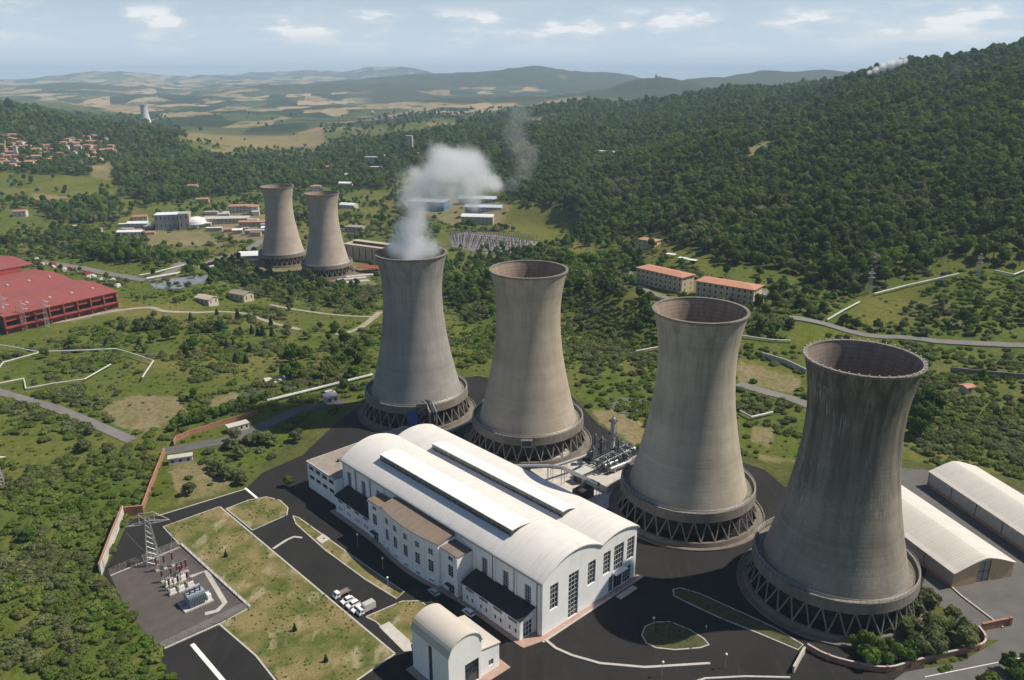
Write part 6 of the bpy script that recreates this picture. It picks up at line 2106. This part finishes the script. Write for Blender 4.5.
for (r0, r1, st, sc_, seed) in ((200, 900, 7.0, 1.08, 1), (900, 1500, 8.4, 1.2, 2), (1500, 2600, 10.5, 1.4, 3), (2600, 4300, 19, 2.1, 4)):
    X, Y, r = scatter(r0, r1, st, None, seed)
    Z = height(X, Y)
    c = cover(X, Y, Z)
    g1 = fbm(X / 55, Y / 55, 91)
    g2 = fbm(X / 18, Y / 18, 95)
    p = np.zeros(len(X))
    p[c == 1] = .94
    p[(c == 1) & (g1 + .5 * g2 < -.42)] = .25
    far = r0 >= 2600
    p[c == 0] = np.where(g1[c == 0] > .0, np.where(Y[c == 0] < 640, .16, .48), np.where(Y[c == 0] < 640, .02, .06)) if not far else np.where(g1[c == 0] > .05, .32, .02)
    p[c == 2] = np.where(g1[c == 2] > -.05, .5, .1) * np.where(X[c == 2] < 100, .5, 1.0)
    p[c == 6] = .02
    p[c == 3] = .006
    near_meadow = (Y < 430) & (c != 1)
    p[near_meadow] *= .12
    k = (r.random(len(X)) < p) & free(X, Y)
    X, Y, Z, c = X[k], Y[k], Z[k], c[k]
    n = len(X)
    ki = pick(r, n, OAK + OAK + LEAF[:1] + OLV[:1])
    sp = fbm(X / 70, Y / 70, 57) + r.uniform(-.3, .3, n)
    ki = np.where((c == 1) & (sp > .22), pick(r, n, LEAF), ki)
    ki = np.where((c == 1) & (sp < -.34), pick(r, n, OLV + LEAF[:1]), ki)
    ki = np.where((c != 1) & (Y < 640) & (X < 60), pick(r, n, OLV + LEAF), ki)
    ki = np.where(c == 2, pick(r, n, OLV + LEAF + OAK[:2]), ki)
    s = sc_ * r.uniform(.62, 1.0, n) * np.where((c == 1) & (ki >= KI['leafy0']), 1.4, 1.0) * np.where(r.random(n) < .22, 1.45, 1.05)
    s[(c != 1)] *= .72
    TREES += list(zip(X, Y, Z, ki, s, c))
for (r0, r1, st, sc_, seed) in ((170, 330, 2.7, .88, 11), (330, 480, 3.1, .95, 12), (480, 800, 4.2, 1.0, 13), (800, 1200, 7.5, 1.4, 14)):
    X, Y, r = scatter(r0, r1, st, None, seed)
    Z = height(X, Y)
    c = cover(X, Y, Z)
    g1 = fbm(X / 30, Y / 30, 41)
    g2 = fbm(X / 9, Y / 9, 43)
    p = np.zeros(len(X))
    g = g1 + .45 * g2
    p[c == 2] = np.where(g[c == 2] > -.22, .9, .3)
    p[c == 0] = np.where(g[c == 0] > np.where(Y[c == 0] < 400, .3, -.02), .72, .28)
    p[c == 6] = .10
    p[c == 4] = .015
    p[c == 1] = .05
    k = (r.random(len(X)) < p) & free(X, Y)
    X, Y, Z, c, g = X[k], Y[k], Z[k], c[k], g[k]
    n = len(X)
    tone = fbm(X / 26, Y / 26, 47) + r.uniform(-.25, .25, n)
    ki = np.where(tone > .2, pick(r, n, GSC), np.where(tone < -.15, pick(r, n, GRS), pick(r, n, SCR)))
    s = sc_ * r.uniform(.5, 1.25, n) * (1 + .5 * np.clip(g, 0, 1)) * np.where((c != 2) & (g < .1), .45, 1.0)
    BUSH += list(zip(X, Y, Z, ki, s, c))
lr = np.random.default_rng(77)
for poly, n in ((LAWN1, 1500), (LAWN2, 160), (LAWN3, 150), (STRIP, 160), (VERGE, 200), (ISLE, 90)):
    P = [G(u, v, 0.0)[:2] for u, v in poly]
    X = lr.uniform(min(p[0] for p in P), max(p[0] for p in P), n * 3)
    Y = lr.uniform(min(p[1] for p in P), max(p[1] for p in P), n * 3)
    ok = inside(X, Y, P) & (fbm(X / 7, Y / 7, 15) + lr.uniform(-.3, .3, n * 3) > .05)
    X, Y = X[ok][:n], Y[ok][:n]
    BUSH += list(zip(X, Y, np.full(len(X), .13), pick(lr, len(X), GRS + SCR[:1]), lr.uniform(.07, .2, len(X)), np.zeros(len(X))))
print('plants', len(TREES), len(BUSH))

def single(pool, n, s_of):
    """the n that stand nearest, inside the frame, become objects of their own"""
    A = np.array([(p[0], p[1], p[2]) for p in pool])
    u, v = to_px(A[:, 0], A[:, 1], A[:, 2])
    sz = np.array([p[4] for p in pool]) / np.hypot(A[:, 0], A[:, 1])
    sz[(u < -10) | (u > 1034) | (v > 690) | (v < 0)] = 0
    o = np.argsort(-sz)
    return list(o[:n]), list(o[n:]), u, v
def region(u, v):
    if v > 440 and u < 200:
        if v < 505:
            return 'beside the thin brick wall' if u > 90 else 'in the scrub below the country road'
        if v < 585:
            return 'in the scrub left of the flaking wall' if u > 50 else 'in the scrub at the left frame edge'
        return 'along the edge of the substation yard' if u > 75 else 'in the scrub of the bottom left corner'
    if u < 380:
        return 'in the meadow left of the steaming tower' if v > 300 else 'in the valley left of the distant towers'
    if u < 660:
        return 'on the slope behind the tall cooling towers'
    if v > 400:
        return 'in the thicket right of the sheds'
    return 'on the right slope below the wooded hill' if v > 285 else 'at the foot of the wooded hill on the right'
nT = sum(1 for o in COL.objects if o.get('category') == 'tree')
nB = sum(1 for o in COL.objects if o.get('category') == 'shrub')
WORD = {'oak': 'dark round-crowned tree', 'leafy': 'bright green tree', 'olive': 'grey-green tree', 'scrub': 'mid green shrub', 'greyscrub': 'grey-green shrub', 'greenscrub': 'low bright green shrub'}
def mass(name, pool, idx, label):
    P = [pool[i] for i in idx]
    me = bpy.data.meshes.new(name)
    me.from_pydata([(p[0], p[1], p[2] - .12) for p in P], [], [])
    n = len(P)
    rr = np.random.default_rng(len(P))
    me.attributes.new('kind_index', 'INT', 'POINT').data.foreach_set('value', np.array([p[3] for p in P], np.int32))
    sc_ = np.array([p[4] for p in P])
    sv = np.stack([sc_, sc_, sc_ * rr.uniform(.85, 1.2, n)], 1)
    me.attributes.new('plant_size', 'FLOAT_VECTOR', 'POINT').data.foreach_set('vector', sv.astype(np.float32).ravel())
    ro_ = np.zeros((n, 3))
    ro_[:, 2] = rr.uniform(0, 6.28, n)
    me.attributes.new('plant_turn', 'FLOAT_VECTOR', 'POINT').data.foreach_set('vector', ro_.astype(np.float32).ravel())
    o = link(name, me, None, label, None, None, 'stuff')
    o['category'] = name
    g = bpy.data.node_groups.new(name, 'GeometryNodeTree')
    g.interface.new_socket('Geometry', in_out='INPUT', socket_type='NodeSocketGeometry')
    g.interface.new_socket('Geometry', in_out='OUTPUT', socket_type='NodeSocketGeometry')
    gi, go = g.nodes.new('NodeGroupInput'), g.nodes.new('NodeGroupOutput')
    iop = g.nodes.new('GeometryNodeInstanceOnPoints')
    ci = g.nodes.new('GeometryNodeCollectionInfo')
    ci.inputs[0].default_value = PCOL
    ci.inputs[1].default_value = True
    ci.inputs[2].default_value = True
    def named(nm, ty):
        a = g.nodes.new('GeometryNodeInputNamedAttribute')
        a.data_type = ty
        a.inputs[0].default_value = nm
        return a.outputs[0]
    iop.inputs['Pick Instance'].default_value = True
    g.links.new(gi.outputs[0], iop.inputs['Points'])
    g.links.new(ci.outputs[0], iop.inputs['Instance'])
    g.links.new(named('kind_index', 'INT'), iop.inputs['Instance Index'])
    g.links.new(named('plant_turn', 'FLOAT_VECTOR'), iop.inputs['Rotation'])
    g.links.new(named('plant_size', 'FLOAT_VECTOR'), iop.inputs['Scale'])
    g.links.new(iop.outputs[0], go.inputs[0])
    md = o.modifiers.new('plants', 'NODES')
    md.node_group = g
    return o
# the collection is read in name order, so number it like KEYS
PCOL = bpy.data.collections.new('plant_kinds')
for i, k in enumerate(KEYS):
    PROTO[k][2].name = 'plant_%02d' % i
    PCOL.objects.link(PROTO[k][2])
for pool, cap, have, nm, lb in ((TREES, 300, nT, 'forest', 'dense broadleaf woods covering the hill and valley'), (BUSH, 300, nB, 'scrubland', 'low scrub covering the meadows and slopes')):
    top_, rest, u, v = single(pool, max(0, cap - have), None)
    for i in top_:
        x, y, z, ki, s, c = pool[i]
        key = KEYS[ki]
        w_ = WORD[key.rstrip('0123456789')]
        reg = region(u[i], v[i])
        plant(key, x, y, s, '%s %s' % (w_, reg), '%ss %s' % (w_, reg), z=z)
    mass(nm, pool, rest, lb)

# weeds and rough grass tufts that break up the meadow

# ------------------------------------------------------------------ steam
def steam(name, label, puffs, dens, nscale, aniso=.2, voxel=1.6, grain=.9):
    O = Vector(puffs[0][:3])
    mb = MB()
    for (x, y, z, r) in puffs:
        m_, k_ = 8, 14
        vs = [(x - O.x, y - O.y, z - O.z + r)]
        for i in range(1, m_):
            for j in range(k_):
                ph, a = math.pi * i / m_, 2 * math.pi * j / k_
                vs.append((x - O.x + r * math.sin(ph) * math.cos(a), y - O.y + r * math.sin(ph) * math.sin(a), z - O.z + r * math.cos(ph)))
        vs.append((x - O.x, y - O.y, z - O.z - r))
        fs = [(0, 1 + j, 1 + (j + 1) % k_) for j in range(k_)]
        for i in range(m_ - 2):
            for j in range(k_):
                a_ = 1 + i * k_ + j
                b_ = 1 + i * k_ + (j + 1) % k_
                fs.append((a_, a_ + k_, b_ + k_, b_))
        L_ = len(vs) - 1
        fs += [(L_, 1 + (m_ - 2) * k_ + (j + 1) % k_, 1 + (m_ - 2) * k_ + j) for j in range(k_)]
        mb.add(vs, fs)
    m = bpy.data.materials.new(name)
    m.use_nodes = True
    t = m.node_tree
    t.nodes.clear()
    out = t.nodes.new('ShaderNodeOutputMaterial')
    oc = nd(t, 'ShaderNodeTexCoord').outputs['Object']
    nz = nd(t, 'ShaderNodeTexNoise', {'Vector': oc, 'Scale': nscale * .4, 'Detail': 1.0})
    warp = nd(t, 'ShaderNodeVectorMath', {0: nz.outputs['Color'], 1: (.5, .5, .5)}, operation='SUBTRACT').outputs[0]
    warp = nd(t, 'ShaderNodeVectorMath', {0: warp, 'Scale': puffs[0][3] * .9}, operation='SCALE').outputs[0]
    pc = nd(t, 'ShaderNodeVectorMath', {0: oc, 1: warp}, operation='ADD').outputs[0]
    acc = None
    for (x, y, z, r) in puffs:
        d = nd(t, 'ShaderNodeVectorMath', {0: pc, 1: (x - O.x, y - O.y, z - O.z)}, operation='DISTANCE').outputs['Value']
        f = nd(t, 'ShaderNodeMapRange', {'Value': d, 'From Min': r * .95, 'From Max': 0.0}, interpolation_type='SMOOTHSTEP').outputs[0]
        acc = f if acc is None else mathn(t, 'MAXIMUM', acc, f)
    n_ = noise(t, oc, nscale, 5, .62)
    body = mathn(t, 'SUBTRACT', acc, mathn(t, 'MULTIPLY', n_, grain))
    body = nd(t, 'ShaderNodeMapRange', {'Value': body, 'From Min': -.42, 'From Max': .25, 'To Min': 0, 'To Max': 1}).outputs[0]
    edge = nd(t, 'ShaderNodeMapRange', {'Value': acc, 'From Min': .0, 'From Max': .5}).outputs[0]
    den = mathn(t, 'MULTIPLY', mathn(t, 'MULTIPLY', body, edge), dens)
    pv_ = nd(t, 'ShaderNodeVolumePrincipled', {'Color': (.93, .95, .97, 1), 'Density': den, 'Anisotropy': aniso})
    t.links.new(pv_.outputs[0], out.inputs['Volume'])
    o = mb.build(name, m, None, False, label=label, cat='steam', kind='stuff', loc=O)
    md = o.modifiers.new('union', 'REMESH')
    md.mode = 'VOXEL'
    md.voxel_size = voxel
    return o
def pf(u, v, Y, r):
    return (*at(u, v, Y), r)
steam('steam_plume', 'white steam plume rising from the mouth of the grey cooling tower',
      [(T1P[0], T1P[1], 69, 14.2)] + [(T1P[0] + 7.5 * math.cos(a), T1P[1] + 7.5 * math.sin(a), 75.5, 11) for a in (0, 1.26, 2.51, 3.77, 5.03)] + [pf(412, 242, 344, 16), pf(413, 226, 345, 15), pf(413, 212, 347, 13), pf(414, 200, 349, 14), pf(424, 186, 353, 18), pf(416, 172, 352, 10), pf(440, 172, 356, 19), pf(450, 156, 356, 11), pf(462, 170, 360, 19), pf(478, 178, 364, 15), pf(466, 190, 362, 15), pf(440, 192, 356, 13), pf(490, 185, 368, 9)],
      .16, .15, voxel=2.0, grain=1.25)
steam('steam_wisp', 'thin wisp of steam hanging before the wood right of the plume',
      [pf(519, 118, 395, 10), pf(516, 132, 392, 10), pf(520, 146, 390, 10), pf(524, 160, 388, 10), pf(522, 174, 385, 9), pf(514, 186, 382, 8), pf(530, 150, 390, 8)], .018, .13, voxel=2.0)
q = G(868, 84)
steam('steam_vent_cloud', 'small white steam cloud on the wooded ridge at upper right',
      [(q[0] + dx, q[1], q[2] + dz, r) for dx, dz, r in ((0, 20, 9), (12, 25, 12), (26, 30, 14), (40, 35, 15), (54, 40, 13), (66, 43, 9))], .30, .06, voxel=3.0)
q = G(237, 400)
steam('smoke_wisp', 'faint blue smoke drifting from the small fire in the meadow', [(q[0] + dx, q[1] + dx * .2, q[2] + 1.5 + dx * .1, 3.2) for dx in (0, 3.5, 7, 10.5, 14)], .06, .35, voxel=.8)
steam('far_steam', 'faint steam above the far pale cooling tower', [(FT.location[0] + dx, FT.location[1], FT.location[2] + 78 + dz, r) for dx, dz, r in ((0, 2, 14), (14, 12, 18), (34, 20, 20), (56, 24, 18))], .01, .05, voxel=5.0)

# ------------------------------------------------------------------ haze
hm = bpy.data.materials.new('haze')
hm.use_nodes = True
t = hm.node_tree
t.nodes.clear()
out = t.nodes.new('ShaderNodeOutputMaterial')
pv_ = nd(t, 'ShaderNodeVolumePrincipled', {'Color': (.60, .79, 1.0, 1), 'Density': 7.0e-5, 'Anisotropy': 0.0})
t.links.new(pv_.outputs[0], out.inputs['Volume'])
MB().box((0, 0, -150), (54000, 54000, 900)).build('haze', hm, None, label='pale summer haze lying over the whole valley', kind='stuff')
